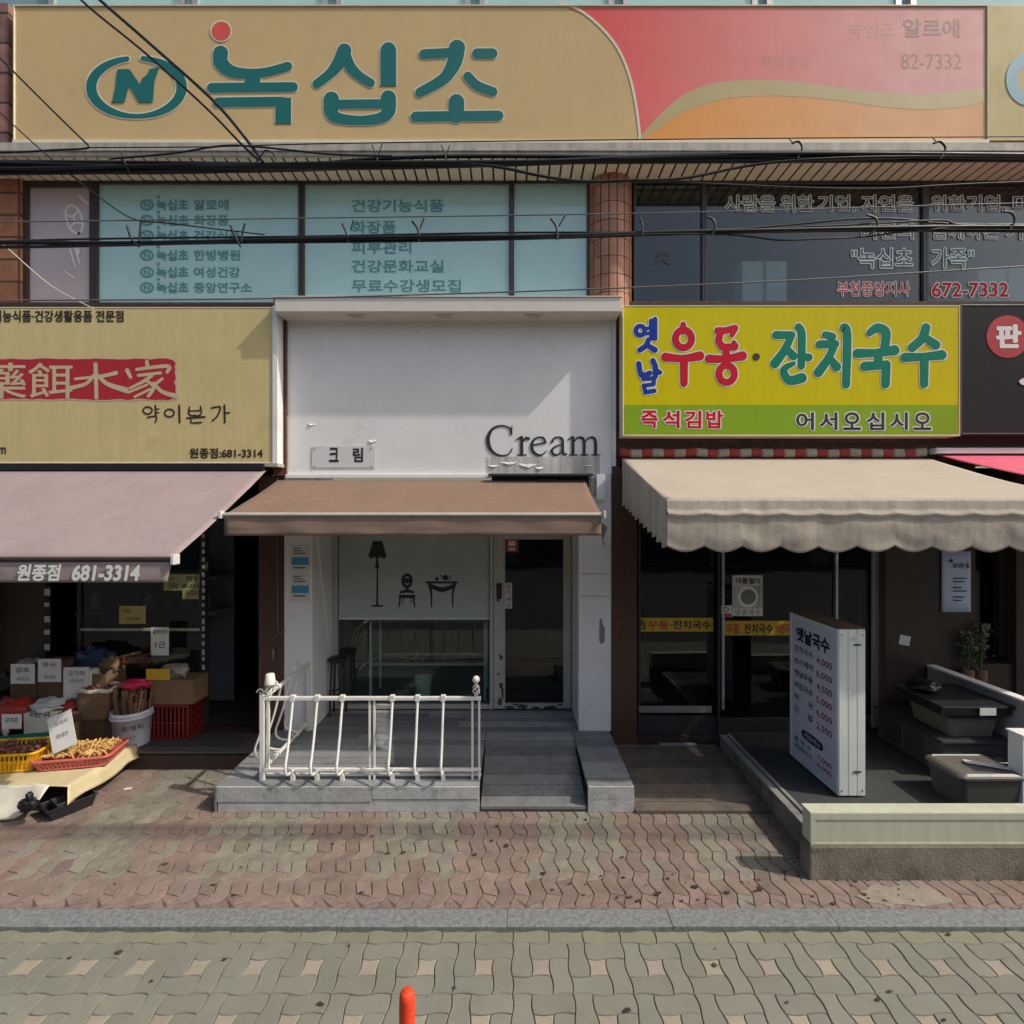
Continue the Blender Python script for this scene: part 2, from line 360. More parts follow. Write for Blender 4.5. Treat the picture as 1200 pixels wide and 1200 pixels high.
D('upper_blue', (.22, .36, .42), .4, .1)
GL = glassmat('clear_glass'); GLD = glassmat('dark_glass', (.55, .6, .6)); GLU = glassmat('window_glass', (.70, .77, .80), 1.25)
BR_DARK = brickmat('dark_brick', lin((92, 62, 50)), lin((74, 50, 42)), lin((60, 48, 42)), .21, .07)
BR_TAN = brickmat('tan_tile', lin((186, 128, 92)), lin((160, 106, 78)), lin((90, 66, 52)), .235, .235, .012, 0)
BR_PINK = brickmat('pink_tile', lin((150, 108, 96)), lin((128, 92, 84)), lin((70, 54, 50)), .20, .30, .014, 0)
BR_GAP = brickmat('brown_tile', lin((120, 84, 66)), lin((98, 70, 56)), lin((60, 46, 40)), .3, .22, .012, 0)

# gradient on the printed sign (ink colour, not light): red at the left fading to pink
def gradmat(name, c0, c1, x0, x1):
    m = mat(name, c0, .6, .04, 1.3, streak=.03, spec=.2); N = m.node_tree.nodes; L = m.node_tree.links
    mx = [n for n in N if n.type == 'MIX'][0]
    tc = [n for n in N if n.type == 'TEX_COORD'][0]; sp = N.new('ShaderNodeSeparateXYZ'); L.new(tc.outputs['Object'], sp.inputs[0])
    mr = N.new('ShaderNodeMapRange'); L.new(sp.outputs[0], mr.inputs[0]); mr.inputs[1].default_value = x0; mr.inputs[2].default_value = x1
    g = N.new('ShaderNodeMix'); g.data_type = 'RGBA'; L.new(mr.outputs[0], g.inputs[0]); g.inputs[6].default_value = (*c0, 1); g.inputs[7].default_value = (*c1, 1)
    L.new(g.outputs[2], mx.inputs[6]); return m

# ------------------------------------------------------------------ the ground
F = 5.37                     # front plane of the shops
KY0, KY1 = 3.085, 3.226       # kerb
mb = MB(); mb.add([(-70, -60, -.09), (70, -60, -.09), (70, 60, -.09), (-70, 60, -.09)], [(0, 1, 2, 3)])
tag(mb.build('ground', M['asphalt']), kind='structure')

def inset(pts, g):
    n = len(pts); c = Vector((sum(p[0] for p in pts)/n, sum(p[1] for p in pts)/n)); out = []
    for i in range(n):
        a, b, d = Vector(pts[i-1]), Vector(pts[i]), Vector(pts[(i+1) % n])
        e1 = (b-a).normalized(); e2 = (d-b).normalized(); n1 = Vector((-e1.y, e1.x)); n2 = Vector((-e2.y, e2.x))
        k = (n1+n2); k = k.normalized() if k.length > 1e-6 else n1
        out.append(b+k*g/max(.5, k.dot(n1)))
    return out
def paver(mb, pts, z, col, gap=.0022, ch=.0035):
    a = inset(pts, gap); b = inset(pts, gap+ch); n = len(pts)
    tx, ty = random.uniform(-.006, .006), random.uniform(-.006, .006); dz = random.uniform(-.0015, .0015)
    c = sum((Vector(p) for p in pts), Vector((0, 0)))/n
    f = lambda q, h: (q.x, q.y, z+h+dz+(q.x-c.x)*tx+(q.y-c.y)*ty)
    vs = [f(q, -.03) for q in a]+[f(q, -.004) for q in a]+[f(q, 0) for q in b]
    fs = [(i, (i+1) % n, n+(i+1) % n, n+i) for i in range(n)]+[(n+i, n+(i+1) % n, 2*n+(i+1) % n, 2*n+i) for i in range(n)]+[tuple(range(2*n, 3*n))]
    mb.add(vs, fs, at=col)
def jit(c, a=.06):
    k = 1+random.uniform(-a, a); return tuple(v*k*(1+random.uniform(-a*.25, a*.25)) for v in c)

# pavement: zigzag pavers in buff and pink stripes
cw, cl, amp = .104, .210, .017
def zig(y, k=0):
    t = (y/cl) % 1; tri = 4*abs(t-.5)-1
    return amp*max(-1, min(1, tri*1.35))
BUFF, PINK, OLIVE, STAR = (.225, .203, .163), (.228, .168, .140), (.196, .195, .160), (.295, .26, .205)
mb = MB()
for i in range(-95, 96):
    x0 = i*cw
    if abs(x0) > 8.2: continue
    j0 = int(3.0/cl)-1
    for j in range(j0, int(5.5/cl)+1):
        y0 = (j+(.5 if i % 2 else 0))*cl; y1 = y0+cl
        ys = [y0+cl*k/6 for k in range(7)]
        ys = [y for y in ys]
        pts = [(x0+zig(y), y+(.012 if k == 0 else -.0 if k == 6 else 0)*0) for k, y in enumerate(ys)]
        rt = [(x0+cw+zig(y), y+.030*(1 if i % 2 else -1)*(1 if k in (0, 6) else 0)) for k, y in enumerate(ys)]
        poly = rt+pts[::-1]
        if y1 < KY1+.004: continue
        if y0 < KY1: poly = [(x, max(y, KY1+.004)) for x, y in poly]
        # drop doubled points after the clip
        cl_ = []
        for q in poly:
            if not cl_ or (Vector(q)-Vector(cl_[-1])).length > .004: cl_.append(q)
        if (Vector(cl_[0])-Vector(cl_[-1])).length < .004: cl_.pop()
        if len(cl_) < 4: continue
        ph = ((x0+.16-(y0-4)*.05)/1.19) % 1
        pink = (ph < .24 or ph > .76)
        if random.random() < .06: pink = not pink
        if y0 < KY1+.16 and random.random() < .85: pink = True
        paver(mb, cl_, 0, jit(PINK if pink else BUFF, .09))
tag(mb.build('pavement', M['paver'], attr='tint'), kind='structure')
mb = MB(); mb.add([(-40, KY1, -.011), (40, KY1, -.011), (40, 5.6, -.011), (-40, 5.6, -.011)], [(0, 1, 2, 3)])
tag(mb.build('pavement_bed', M['grout']), kind='structure')

# road: pinwheel blocks round pale star pavers
u = .1055; RZ = -.016; YT = 3.08-.09
SG = {0: (1, -1, 1), 1: (-1, 1, -1), 2: (1, -1, 1)}
def wav(a, b, s):                    # each unit edge bows one way or the other, so that the stars are pinched
    a, b = Vector(a), Vector(b); d = b-a; n = max(1, round(d.length/u)); out = []
    horiz = abs(d.x) > abs(d.y)
    for k in range(n*6):
        q = a+d*k/(n*6); t, l = (q.x/u, (q.y-YT)/u) if horiz else ((q.y-YT)/u, q.x/u)
        unit = math.floor(t+1e-6); off = .0072*math.sin(math.pi*(t-unit))*SG[round(l) % 3][unit % 3]
        out.append(q+(Vector((0, off)) if horiz else Vector((off, 0))))
    return out
def rect_paver(mb, x, y, w_, h_, col):
    c = [(x, y), (x+w_, y), (x+w_, y+h_), (x, y+h_)]; pts = []
    for k in range(4): pts += wav(c[k], c[(k+1) % 4], 1)
    paver(mb, [tuple(q) for q in pts], RZ, col, .0018, .0035)
mb = MB()
for i in range(-22, 22):
    for j in range(-6, 0):
        x, y = i*3*u, YT+j*3*u*1.0-0.0
        if abs(x) > 5.6 and j < -3: continue
        rect_paver(mb, x, y+u, u, 2*u, jit(OLIVE, .05)); rect_paver(mb, x+u, y+2*u, 2*u, u, jit(OLIVE, .05))
        rect_paver(mb, x+2*u, y, u, 2*u, jit(OLIVE, .05)); rect_paver(mb, x, y, 2*u, u, jit(OLIVE, .05))
        rect_paver(mb, x+u, y+u, u, u, jit(STAR, .06))
for i in range(-34, 34):
    x = i*2*u; rect_paver(mb, x, YT, 2*u, .085, jit((.20, .20, .14), .06))
tag(mb.build('road', M['road_paver'], attr='tint'), kind='structure')
mb = MB(); mb.add([(-40, .9, RZ-.011), (40, .9, RZ-.011), (40, KY0, RZ-.011), (-40, KY0, RZ-.011)], [(0, 1, 2, 3)])
tag(mb.build('road_bed', M['grout']), kind='structure')
mb = MB(); x = -9.03
while x < 9:
    mb.box(x+.001, x+.999, KY0, KY1, -.085, .002+random.uniform(-.001, .002)); x += 1.0
tag(mb.build('kerb', M['granite'], bevel=.003), kind='structure')
# cement patch and its ragged outline
random.seed(3)
pts = []
for k in range(26):
    a = 2*math.pi*k/26; pts.append((2.55+.27*math.cos(a)*(1+random.uniform(-.2, .25)), 3.33+.095*math.sin(a)*(1+random.uniform(-.3, .3))))
mb = MB(); mb.slab(pts, -.01, .006); tag(mb.build('pavement_patch', M['mortar'], bevel=.004), kind='structure')
mb = MB()
for k in range(120):
    near = k % 3 != 0
    x = random.uniform(-3.4, 3.6); y = random.uniform(3.27, 4.2) if near else random.uniform(2.3, 3.05)
    if random.random() < .4: x = random.uniform(.2, 2.6); y = random.uniform(3.26, 3.6)
    z = .0045 if y > 3.2 else RZ+.005
    if KY0 < y < KY1: z = .007
    s_ = random.uniform(.004, .018) if random.random() < .8 else random.uniform(.015, .026); a = random.uniform(0, 6.3)
    pl = [(x+s_*math.cos(a+t)*r_, y+s_*math.sin(a+t)*r_*.7) for t, r_ in [(q*.9, random.uniform(.6, 1.2)) for q in range(7)]]
    mb.add([(p[0], p[1], z+random.uniform(0, .006)) for p in pl], [tuple(range(7))])
tag(mb.build('leaf_litter', M['leaf_brown']), kind='stuff')

# ------------------------------------------------------------------ the building
WY = 5.47                                              # window plane of the first floor
B = thing('commercial_building', 'brick commercial building with tiled round column and film covered upstairs windows', 'building', (0, F, 0))
zs0, zs1 = 2.9, 4.72
mb = MB(); mb.box(-9, X(303, F)-.9, F+.05, F+.25, zs0, zs1); mb.box(X(303, F)-.9, X(724, F), F+.05, F+.25, zs0+.0, zs1); mb.box(X(724, F), 9, F+.02, F+.25, 3.0, zs1)
mb.build('brick_wall', BR_DARK, B)
mb = MB(); mb.box(X(325, F)-.03, X(337, F), F-.03, F+.049, 2.88, 4.72); mb.build('tile_strip', BR_GAP, B)
# ground floor piers
mb = MB(); mb.box(X(303, F), X(333, F), F, F+.6, 0, 2.88); mb.build('pier', M['granite_red'], B)
mb = MB(); mb.box(X(717, F), X(746, F), F-.01, F+.4, 0, 2.98); mb.build('pier', M['granite_red'], B)
mb = MB(); mb.box(X(1037, F), X(1142, F), F-.01, F+.4, 0, 2.98); mb.build('pier', M['granite_dark'], B)
mb = MB(); mb.box(X(1190, F), X(1225, F), F-.01, F+.4, 0, 2.98); mb.build('pier', M['granite_dark'], B)
mb = MB(); mb.box(X(1225, F), 9, F+.05, F+.4, 0, 2.98); mb.build('side_wall', M['granite_dark'], B)
mb = MB(); mb.box(-9.5, -5.6, F+.0, F+.3, 0, 2.9); mb.build('side_wall', M['granite_red'], B)
# first floor walls: tiled piers, round column, soffit, upper storey
mb = MB(); mb.box(-9, X(30, WY), WY-.06, WY+.2, zs1, 6.28); mb.build('pier', BR_TAN, B)
SZ = Z(212, WY)                                        # soffit height at the wall
SY = 5.11
zf = Z(186, SY)
mb = MB()
x = -9.0
while x < 9:                                           # soffit boards with dark joints
    mb.add([(x, SY-.02, zf), (x+.096, SY-.02, zf), (x+.096, WY+.1, zf), (x, WY+.1, zf)], [(0, 3, 2, 1)]); x += .116
mb.build('soffit', M['soffit'], B, solid=.006)
mb = MB(); mb.box(-9, 9, SY-.01, WY+.2, zf+.02, zf+.06); mb.build('soffit_backing', M['soffit_gap'], B)
mb = MB(); mb.box(-9, 9, SY-.06, SY-.024, zf-.008, Z(172, SY)); mb.box(-9, 9, SY-.075, SY-.062, zf+.03, zf+.055); mb.build('fascia', M['fascia'], B)
mb = MB(); mb.box(-9, 9, WY+.06, WY+.35, zf+.06, 7.75); mb.build('upper_wall', BR_PINK, B)
mb = MB(); mb.box(-9, -5.05, SY+.02, WY+.06, zf+.06, 7.6); mb.build('side_pier', BR_PINK, B)
mb = MB(); mb.box(-9, 9, WY+.1, WY+.4, 7.75, 11); mb.build('upper_facade', M['upper_blue'], B)
for k in range(7):
    x0 = -5.0+k*1.55
    fr = MB(); fr.box(x0, x0+1.45, WY+.05, WY+.099, 7.72, 7.8); fr.box(x0, x0+.06, WY+.05, WY+.099, 7.8, 9.4); fr.box(x0+1.39, x0+1.45, WY+.05, WY+.099, 7.8, 9.4); fr.box(x0, x0+1.45, WY+.05, WY+.099, 9.4, 9.47)
    f_ = fr.build('window', M['alu'], B); pn = MB(); pn.box(x0+.06, x0+1.39, WY+.07, WY+.09, 7.8, 9.4); pn.build('pane', M['film_teal'], f_)
# round tiled column
ca = (X(716, 5.42), 5.55); cr = X(742, 5.42)-X(716, 5.42)+.012; mb = MB(); zz = 4.60
while zz < zf-.01:
    z1 = min(zz+.188, zf-.003)
    nt_ = 9
    for k in range(nt_):
        a0 = math.pi+math.pi*k/nt_+.02; a1 = math.pi+math.pi*(k+1)/nt_-.02; n = 4; vs = []
        for rr in (cr, cr-.02):
            for zq in (zz+.004, z1-.004):
                vs += [(ca[0]+rr*math.cos(a0+(a1-a0)*q/n), ca[1]+rr*math.sin(a0+(a1-a0)*q/n), zq) for q in range(n+1)]
        m1 = n+1
        fs = [(q, q+1, m1+q+1, m1+q) for q in range(n)]+[(m1+q, m1+q+1, 3*m1+q+1, 3*m1+q) for q in range(n)]+[(2*m1+q, 2*m1+q+1, q+1, q) for q in range(n)]+[(0, m1, 3*m1, 2*m1), (n, 2*m1+n, 3*m1+n, m1+n)]
        mb.add(vs, fs)
    zz = z1
col = mb.build('column', M['tile_column'], B)
mb = MB(); mb.lathe([(cr-.012, 0), (cr-.012, zf-4.6)], (ca[0], ca[1], 4.6), 32); mb.build('mortar', M['soffit_gap'], col)
# upstairs rooms behind the windows
mb = MB(); x0, x1, y0, y1, z0, z1 = 1.28, 8.9, WY+.16, WY+2.6, 4.66, 6.55
mb.add([(x0,y0,z0),(x1,y0,z0),(x1,y1,z0),(x0,y1,z0),(x0,y0,z1),(x1,y0,z1),(x1,y1,z1),(x0,y1,z1)], [(0,1,2,3),(7,6,5,4),(1,5,6,2),(2,6,7,3),(3,7,4,0)])
mb.build('room', M['grey_room'], B)

wz0, wz1 = 4.62, SZ-.0
def window(x0, x1, ztop, fm, pm, fw=.035, letters=(), extra=None, yp=WY):
    fr = MB()
    fr.box(x0, x0+fw, yp-.03, yp+.05, wz0, ztop); fr.box(x1-fw, x1, yp-.03, yp+.05, wz0, ztop)
    fr.box(x0+fw, x1-fw, yp-.03, yp+.05, ztop-fw*1.3, ztop); fr.box(x0+fw, x1-fw, yp-.03, yp+.05, wz0, wz0+.05)
    f_ = fr.build('window', fm, B, bevel=.004)
    pn = MB(); pn.box(x0+fw, x1-fw, yp, yp+.008, wz0+.05, ztop-fw*1.3); pn.build('pane', pm, f_)
    return f_
WX = lambda p: X(p, WY)
w1 = window(WX(29), WX(113), SZ, M['brown_frame'], M['film_grey'], .055)
w2 = window(WX(113)+.001, WX(354), SZ, M['brown_frame'], M['film_teal'], .03)
w3 = window(WX(354)+.001, WX(600), SZ, M['brown_frame'], M['film_teal'], .03)
w4 = window(WX(600)+.001, WX(690), SZ, M['brown_frame'], M['film_teal'], .022)
LY = WY-.004
# lettering of the left windows
rows = [('알로에', 240), ('화장품', 258), ('건강식품', 276), ('한방병원', 299), ('여성건강', 319), ('중앙연구소', 337)]
for t, y in rows:
    mb = MB(); strokes(mb, [('ring', 172, y, 7, 5.5, 2.2)], (0, 0, 1), LY)
    text(mb, 'N', (168.5, y-3.2, 175.5, y+3.2), LY, .03)
    text(mb, '녹십초', (183, y-6.5, 221, y+6.5), LY, .035)
    strokes(mb, [('disc', 185.5, y-9.5, 1.8)], (0, 0, 1), LY)
    text(mb, t, (227, y-6.2, 227+13.6*len(t), y+6.2), LY, .02); mb.build('lettering', M['film_text'], w2)
for t, y, wd in (('건강기능식품', 241, 108), ('화장품', 266, 52), ('피부관리', 290, 70), ('건강문화교실', 312, 108), ('무료수강생모집', 335, 128)):
    text(MB(), t, (412, y-7.5, 412+wd, y+7.5), LY, .018).build('lettering', M['film_text'], w3)
# pale strips of film and a tilted emblem on the narrow left pane
mb = MB()
for (a, b, c, d) in ((117, 236, 160, 247), (440, 234, 470, 240)):
    pass
lg = [('ring', 0, 0, 17, 9, 3), ([(-8, -8), (-4, 0), (-8, 8)], 2.5), ([(8, -8), (4, 0), (8, 8)], 2.5), ([(-4, 0), (4, 0)], 2.5)]
def rot(lst, cx, cy, a, sc=1):
    out = []
    for s_ in lst:
        if s_[0] == 'ring':
            _, x, y, rx, ry, wd = s_; pts = [(cx+sc*(rx*math.cos(t)*math.cos(a)-ry*math.sin(t)*math.sin(a)), cy+sc*(rx*math.cos(t)*math.sin(a)+ry*math.sin(t)*math.cos(a))) for t in [2*math.pi*k/20 for k in range(21)]]
            out.append((pts, wd))
        else: out.append(([(cx+sc*(x*math.cos(a)-y*math.sin(a)), cy+sc*(x*math.sin(a)+y*math.cos(a))) for x, y in s_[0]], s_[1]))
    return out
mb = MB(); strokes(mb, rot(lg, 87, 257, R(72)), (0, 0, 1), LY)
strokes(mb, [([(93, 230), (104, 240)], 2), ([(78, 285), (90, 282), (92, 297)], 3), ([(82, 292), (88, 312)], 2.4), ([(88, 290), (93, 308)], 2.4), ([(76, 318), (86, 325)], 2)], (0, 0, 1), LY-.001)
mb.build('lettering', M['film_logo'], w1)
# right windows
v1 = window(WX(742), WX(824), SZ, M['grey_frame'], GLU, .02)
v2 = window(WX(824)+.001, WX(1083), SZ, M['grey_frame'], GLU, .03)
v3 = window(WX(1083)+.001, WX(1330), SZ, M['grey_frame'], GLU, .03)
def outlined(parent, items, inner, outer, wid=.035, b0=.0):
    for t, box in items:
        a = text(MB(), t, box, LY-.002, b0+wid, ref=b0).build('lettering', outer, parent); text(MB(), t, box, LY-.003, b0, ref=b0).build('letter_fill', inner, a if parent.parent is None else parent)
D('glass_ink', (.06, .065, .07), .3, .1); D('pale_ink', (.88, .88, .84), .5, .05); D('white_teal', (.70, .84, .82), .5, .05)
outlined(v2, [('사람을', (850, 229, 908, 248)), ('위한', (915, 229, 953, 248)), ('기업,', (959, 229, 1002, 248)), ('자연을', (1010, 229, 1070, 248))], M['glass_ink'], M['pale_ink'], .05)
outlined(v3, [('위한기업,', (1091, 229, 1178, 248)), ('미', (1188, 229, 1210, 248))], M['glass_ink'], M['pale_ink'], .05)
outlined(v2, [('비젼의', (1010, 262, 1070, 280))], M['glass_ink'], M['pale_ink'], .05)
outlined(v3, [('함께하는', (1092, 262, 1170, 280)), ('기업', (1180, 262, 1220, 280))], M['glass_ink'], M['pale_ink'], .05)
outlined(v2, [('"녹십초', (998, 291, 1069, 314))], M['glass_ink'], M['white_teal'], .055)
outlined(v3, [('가족"', (1092, 291, 1141, 314))], M['glass_ink'], M['white_teal'], .055)
outlined(v2, [('부천중앙지사', (981, 330, 1066, 347))], M['red_ink'], M['white_ink'], .05, .005)
outlined(v3, [('672-7332', (1092, 331, 1182, 348))], M['red_ink'], M['white_ink'], .05, .02)
mb = MB(); text(mb, '炎', (767, 292, 786, 310), LY, .01); mb.build('lettering', M['glass_ink'], v1)
# boxes and a cabinet behind the right glass
def simple(name, label, cat, x0, x1, y0, y1, z0, z1, m, group=None, bevel=.006):
    mb = MB(); mb.box(x0, x1, y0, y1, z0, z1)
    return mb
def carton(label, x0, x1, y0, y1, z0, z1, m='cardboard', group=None, tape=True, name='cardboard_box', cat='box', flap=0):
    t = thing(name, label, cat, ((x0+x1)/2, (y0+y1)/2, z0), group)
    w_ = .006; mb = MB()
    mb.box(x0, x1, y0, y0+w_, z0, z1); mb.box(x0, x1, y1-w_, y1, z0, z1); mb.box(x0, x0+w_, y0+w_, y1-w_, z0, z1); mb.box(x1-w_, x1, y0+w_, y1-w_, z0, z1); mb.box(x0+w_, x1-w_, y0+w_, y1-w_, z0, z0+w_)
    if not flap: mb.box(x0+w_, x1-w_, y0+w_, (y0+y1)/2-.001, z1-w_, z1-.001); mb.box(x0+w_, x1-w_, (y0+y1)/2+.001, y1-w_, z1-w_, z1-.001)
    mb.build('carton_body', M[m], t, bevel=.002)
    if flap:
        f = MB(); f.add([(x0, y0, z1), (x1, y0, z1), (x1-.01, y0-flap, z1-.03), (x0+.01, y0-flap, z1-.03)], [(0, 1, 2, 3)]); f.add([(x1, y0, z1), (x1, y1, z1), (x1+flap, y1, z1-.02), (x1+flap, y0, z1-.02)], [(0, 1, 2, 3)])
        f.build('flap', M[m], t, solid=.004)
    if tape:
        tp = MB(); tp.box((x0+x1)/2-.02, (x0+x1)/2+.02, y0-.0015, y0-.0003, z0+.3*(z1-z0), z1); tp.build('tape', M['pale_cloth'], t)
    return t
D('carton_pale', (.74, .75, .66), .8, .08, 4)
c_ = carton('pale tall carton standing behind the dark upstairs glass above the yellow sign', X(870, 5.75), X(922, 5.75), 5.75, 6.0, 4.66, Z(306, 5.75), 'carton_pale')
c_ = carton('wide pale carton behind upstairs glass beside the red phone number', X(1146, 5.75), X(1215, 5.75), 5.75, 6.05, 4.66, Z(313, 5.75), 'carton_pale')

# ------------------------------------------------------------------ the row across the street, out of view, added to cut low sky light
OB = thing('row_building', 'grey two storey row of shops across the street, reflected in the shop glass', 'building', (0, -13, 0))
D('far_wall', (.22, .20, .18), .85, .2, .6); D('far_glass', (.05, .06, .07), .15, .1)
mb = MB(); mb.box(-34, 34, -15, -13, -.05, 7.2); mb.build('wall', M['far_wall'], OB)
mb = MB(); mb.box(-34, 34, -12.99, -12.2, 3.2, 3.4); mb.build('canopy', M['fascia'], OB)
for k in range(14):
    x = -33.2+k*4.8
    mb = MB(); mb.box(x, x+4.0, -12.995, -12.96, .1, 2.8); mb.build('shop_window', M['far_glass'], OB)
    for zz in (4.4,): mb = MB(); mb.box(x+.4, x+3.4, -12.995, -12.96, zz, zz+1.7); mb.build('window', M['far_glass'], OB)

# ------------------------------------------------------------------ the big fascia sign upstairs
sg = thing('fascia_sign', 'long beige and pink upstairs fascia sign with round green emblem and red dot', 'sign', (X(590, SY), SY, Z(165, SY)))
sx0, sx1, sz0, sz1 = X(18, SY), X(1156, SY), Z(165, SY), Z(8, SY)
mb = MB(); mb.box(sx0, sx1, SY, SY+.3, sz0, sz1); mb.build('panel', M['beige_sign'], sg, bevel=.006)
mb = MB(); mb.box(sx0-.012, sx0-.001, SY-.012, SY+.3, sz0, sz1+.012); mb.box(sx1+.001, sx1+.01, SY-.012, SY+.3, sz0, sz1+.012); mb.box(sx0-.001, sx1+.001, SY-.012, SY+.3, sz1+.001, sz1+.012)
mb.box(sx0-.012, sx1+.01, SY-.02, SY+.02, Z(171, SY), sz0-.001); mb.build('frame', M['soffit'], sg)
def curve(pts, n=10): return [(q.x, q.y) for q in smooth_path(pts, [1]*len(pts), n)[0]]
arc = curve([(655, 2), (683, 14), (712, 40), (730, 68), (742, 105), (749, 150), (749.5, 164)])
wave_t = curve([(752, 158), (775, 133), (800, 112), (830, 99), (868, 94), (910, 94), (960, 99), (1010, 106), (1060, 110), (1100, 110), (1154, 103)])
wave_b = curve([(752, 164), (770, 152), (800, 132), (840, 118), (880, 113), (930, 113), (985, 118), (1040, 126), (1090, 128), (1125, 126), (1154, 119.5)])
M['pink_print'] = gradmat('pink_print', (.80, .115, .115), (.80, .42, .40), .9, 4.1)
M['orange_print'] = gradmat('orange_print', (.82, .32, .05), (.82, .46, .24), .9, 4.1)
def flat(mb, pl, Y):
    mb.add([P(a, b, Y) for a, b in pl], [tuple(range(len(pl)))]); return mb
flat(MB(), [(1154, 9.5)]+wave_t[::-1][0:0]+[(655, 9.5)][0:0]+[(665, 9.5)]+arc[12:]+wave_t+[(1154, 9.5)][0:0], SY-.002).build('pink_print', M['pink_print'], sg)
flat(MB(), wave_t+[(1154, 119.5)]+wave_b[::-1]+[(751, 162)], SY-.0028).build('khaki_band', M['khaki_band'], sg)
flat(MB(), wave_b+[(1154, 164)], SY-.002).build('orange_print', M['orange_print'], sg)
mb = MB()
strokes(mb, [(arc[::4], 3.0)], (0, 0, 1), SY-.0036); mb.build('pale_edge', M['white_halo'], sg)
tr = (230, 10, 3.158)
LOGO = [([(90, 165), (92, 200), (130, 232), (190, 240), (260, 235), (338, 214)], [56, 52, 44, 36, 34, 34]), ([(208, 250), (208, 280)], 58, 'flat'), ([(57, 293), (358, 290)], 36),
        ([(80, 347), (300, 344)], 36), ([(300, 344), (322, 346)], [36, 40], 'flat'), ([(322, 330), (322, 426)], 58, 'flat'),
        ([(548, 155), (525, 205), (490, 245), (447, 278)], [52, 48, 36, 34]), ([(548, 160), (570, 215), (605, 250), (645, 275)], [40, 40, 34, 32]), ([(711, 150), (711, 286)], 58, 'flat'), ([(711, 152), (711, 160)], 56),
        ([(500, 335), (500, 380), (525, 405), (604, 414), (680, 405), (710, 380), (711, 330)], [56, 52, 40, 34, 40, 52, 56]), ([(515, 354), (700, 352)], 34),
        ([(843, 168), (950, 163)], 36), ([(965, 145), (955, 200), (915, 260), (828, 310)], [60, 54, 42, 36]), ([(1005, 250), (1040, 285), (1098, 307)], [34, 36, 34]), ([(1040, 166), (1096, 166)], 38),
        ([(963, 345), (963, 395)], 58), ([(812, 400), (1118, 396)], 38)]
mb = MB(); strokes(mb, LOGO, tr, SY-.003, 8); mb.build('letter_halo', M['white_halo'], sg)
mb = MB(); strokes(mb, LOGO, tr, SY-.0055); mb.build('lettering', M['teal_letter'], sg)
mb = MB(); strokes(mb, [('disc', 92, 83, 35)], tr, SY-.006); mb.build('red_dot', M['orange_red'], sg)
mb = MB(); strokes(mb, [('disc', 92, 83, 41)], tr, SY-.0045); mb.build('dot_halo', M['white_halo'], sg)
em = []
arc1 = [(160+53*math.cos(R(a)), 102+34*math.sin(R(a))) for a in range(-82, 259, 10)]
wa = [5+7*abs(math.cos(R(a)))**1.5 for a in range(-82, 259, 10)]
em = [(arc1, wa)]
Npts = [(137.5, 81), (152, 81), (164, 99), (167, 91), (172, 88), (175, 81), (187, 78), (181, 95), (179, 120), (163, 120), (151, 100), (146, 120), (131, 120), (135, 104)]
mb = MB(); strokes(mb, em, (0, 0, 1), SY-.0035, 3.5); mb.build('letter_halo', M['white_halo'], sg)
mb = MB(); strokes(mb, em, (0, 0, 1), SY-.006); flat(mb, Npts, SY-.0062); mb.build('emblem', M['teal_letter'], sg)
for t_, b_, o_ in (('알로에', (1058, 22, 1125, 44), .022), ('82-7332', (1056, 63, 1127, 81), 0)): text(MB(), t_, b_, SY-.0026, o_).build('lettering', M['fade_letter'], sg)
D('ghost', (.60, .27, .24), .5, .1)
for t_, b_ in (('녹십초', (993, 24, 1050, 44)), ('부천중앙', (892, 64, 950, 80))): text(MB(), t_, b_, SY-.0026, 0).build('faded_lettering', M['ghost'], sg)
s2 = thing('fascia_sign', 'beige upstairs sign with part of a pale blue letter, cut by the frame', 'sign', (X(1260, SY), SY, Z(165, SY)))
mb = MB(); mb.box(sx1+.02, 9, SY, SY+.3, sz0, sz1+.02); mb.build('panel', M['beige_sign_left'], s2, bevel=.006)
mb = MB(); strokes(mb, [('ring', 1206, 93, 20, 24, 14)], (0, 0, 1), SY-.004); mb.build('lettering', M['blue_letter'], s2)

# ------------------------------------------------------------------ box signs over the shops
BY = 5.22
def box_sign(label, x0, x1, z0, z1, pm, trim, y0=BY, y1=F+.03):
    t = thing('box_sign', label, 'sign', ((x0+x1)/2, y0, z0))
    mb = MB(); mb.box(x0+.013, x1-.013, y0, y0+.02, z0+.014, z1-.011); mb.build('panel', pm, t)
    mb = MB(); mb.box(x0, x0+.012, y0-.004, y1, z0, z1); mb.box(x1-.012, x1, y0-.004, y1, z0, z1); mb.box(x0+.012, x1-.012, y0-.004, y1, z1-.01, z1); mb.box(x0+.012, x1-.012, y0-.004, y1, z0, z0+.013)
    mb.build('frame', trim, t, bevel=.003); return t
L1 = box_sign('beige sign with a red stamped band of old characters above the pink awning', -7.2, X(320, BY), Z(543, BY), Z(360, BY), M['beige_sign_left'], M['soffit'])
mb = MB(); mb.box(X(320, BY)+.001, X(325.5, BY), BY-.012, F+.02, Z(546, BY), Z(359, BY)); mb.build('side_trim', M['white_paint'], L1)
mb = MB(); mb.box(-7.2, X(327, BY), BY-.03, F+.02, Z(547, BY), Z(543, BY)-.001); mb.build('bottom_rail', M['fascia'], L1)
TB = BY-.003
def line(parent, m, body, box, Y, bold=.02, shear=0, name='lettering'): return text(MB(), body, box, Y, bold, shear).build(name, M[m], parent)
line(L1, 'brown_ink', '건강기능식품·건강생활용품 전문점', (-31, 363.5, 145, 377.5), TB, .028)
line(L1, 'brown_ink', '원종점:681-3314', (222, 525, 308, 537), TB, .028); line(L1, 'brown_ink', 'm', (-2, 524, 7, 532), TB, .02)
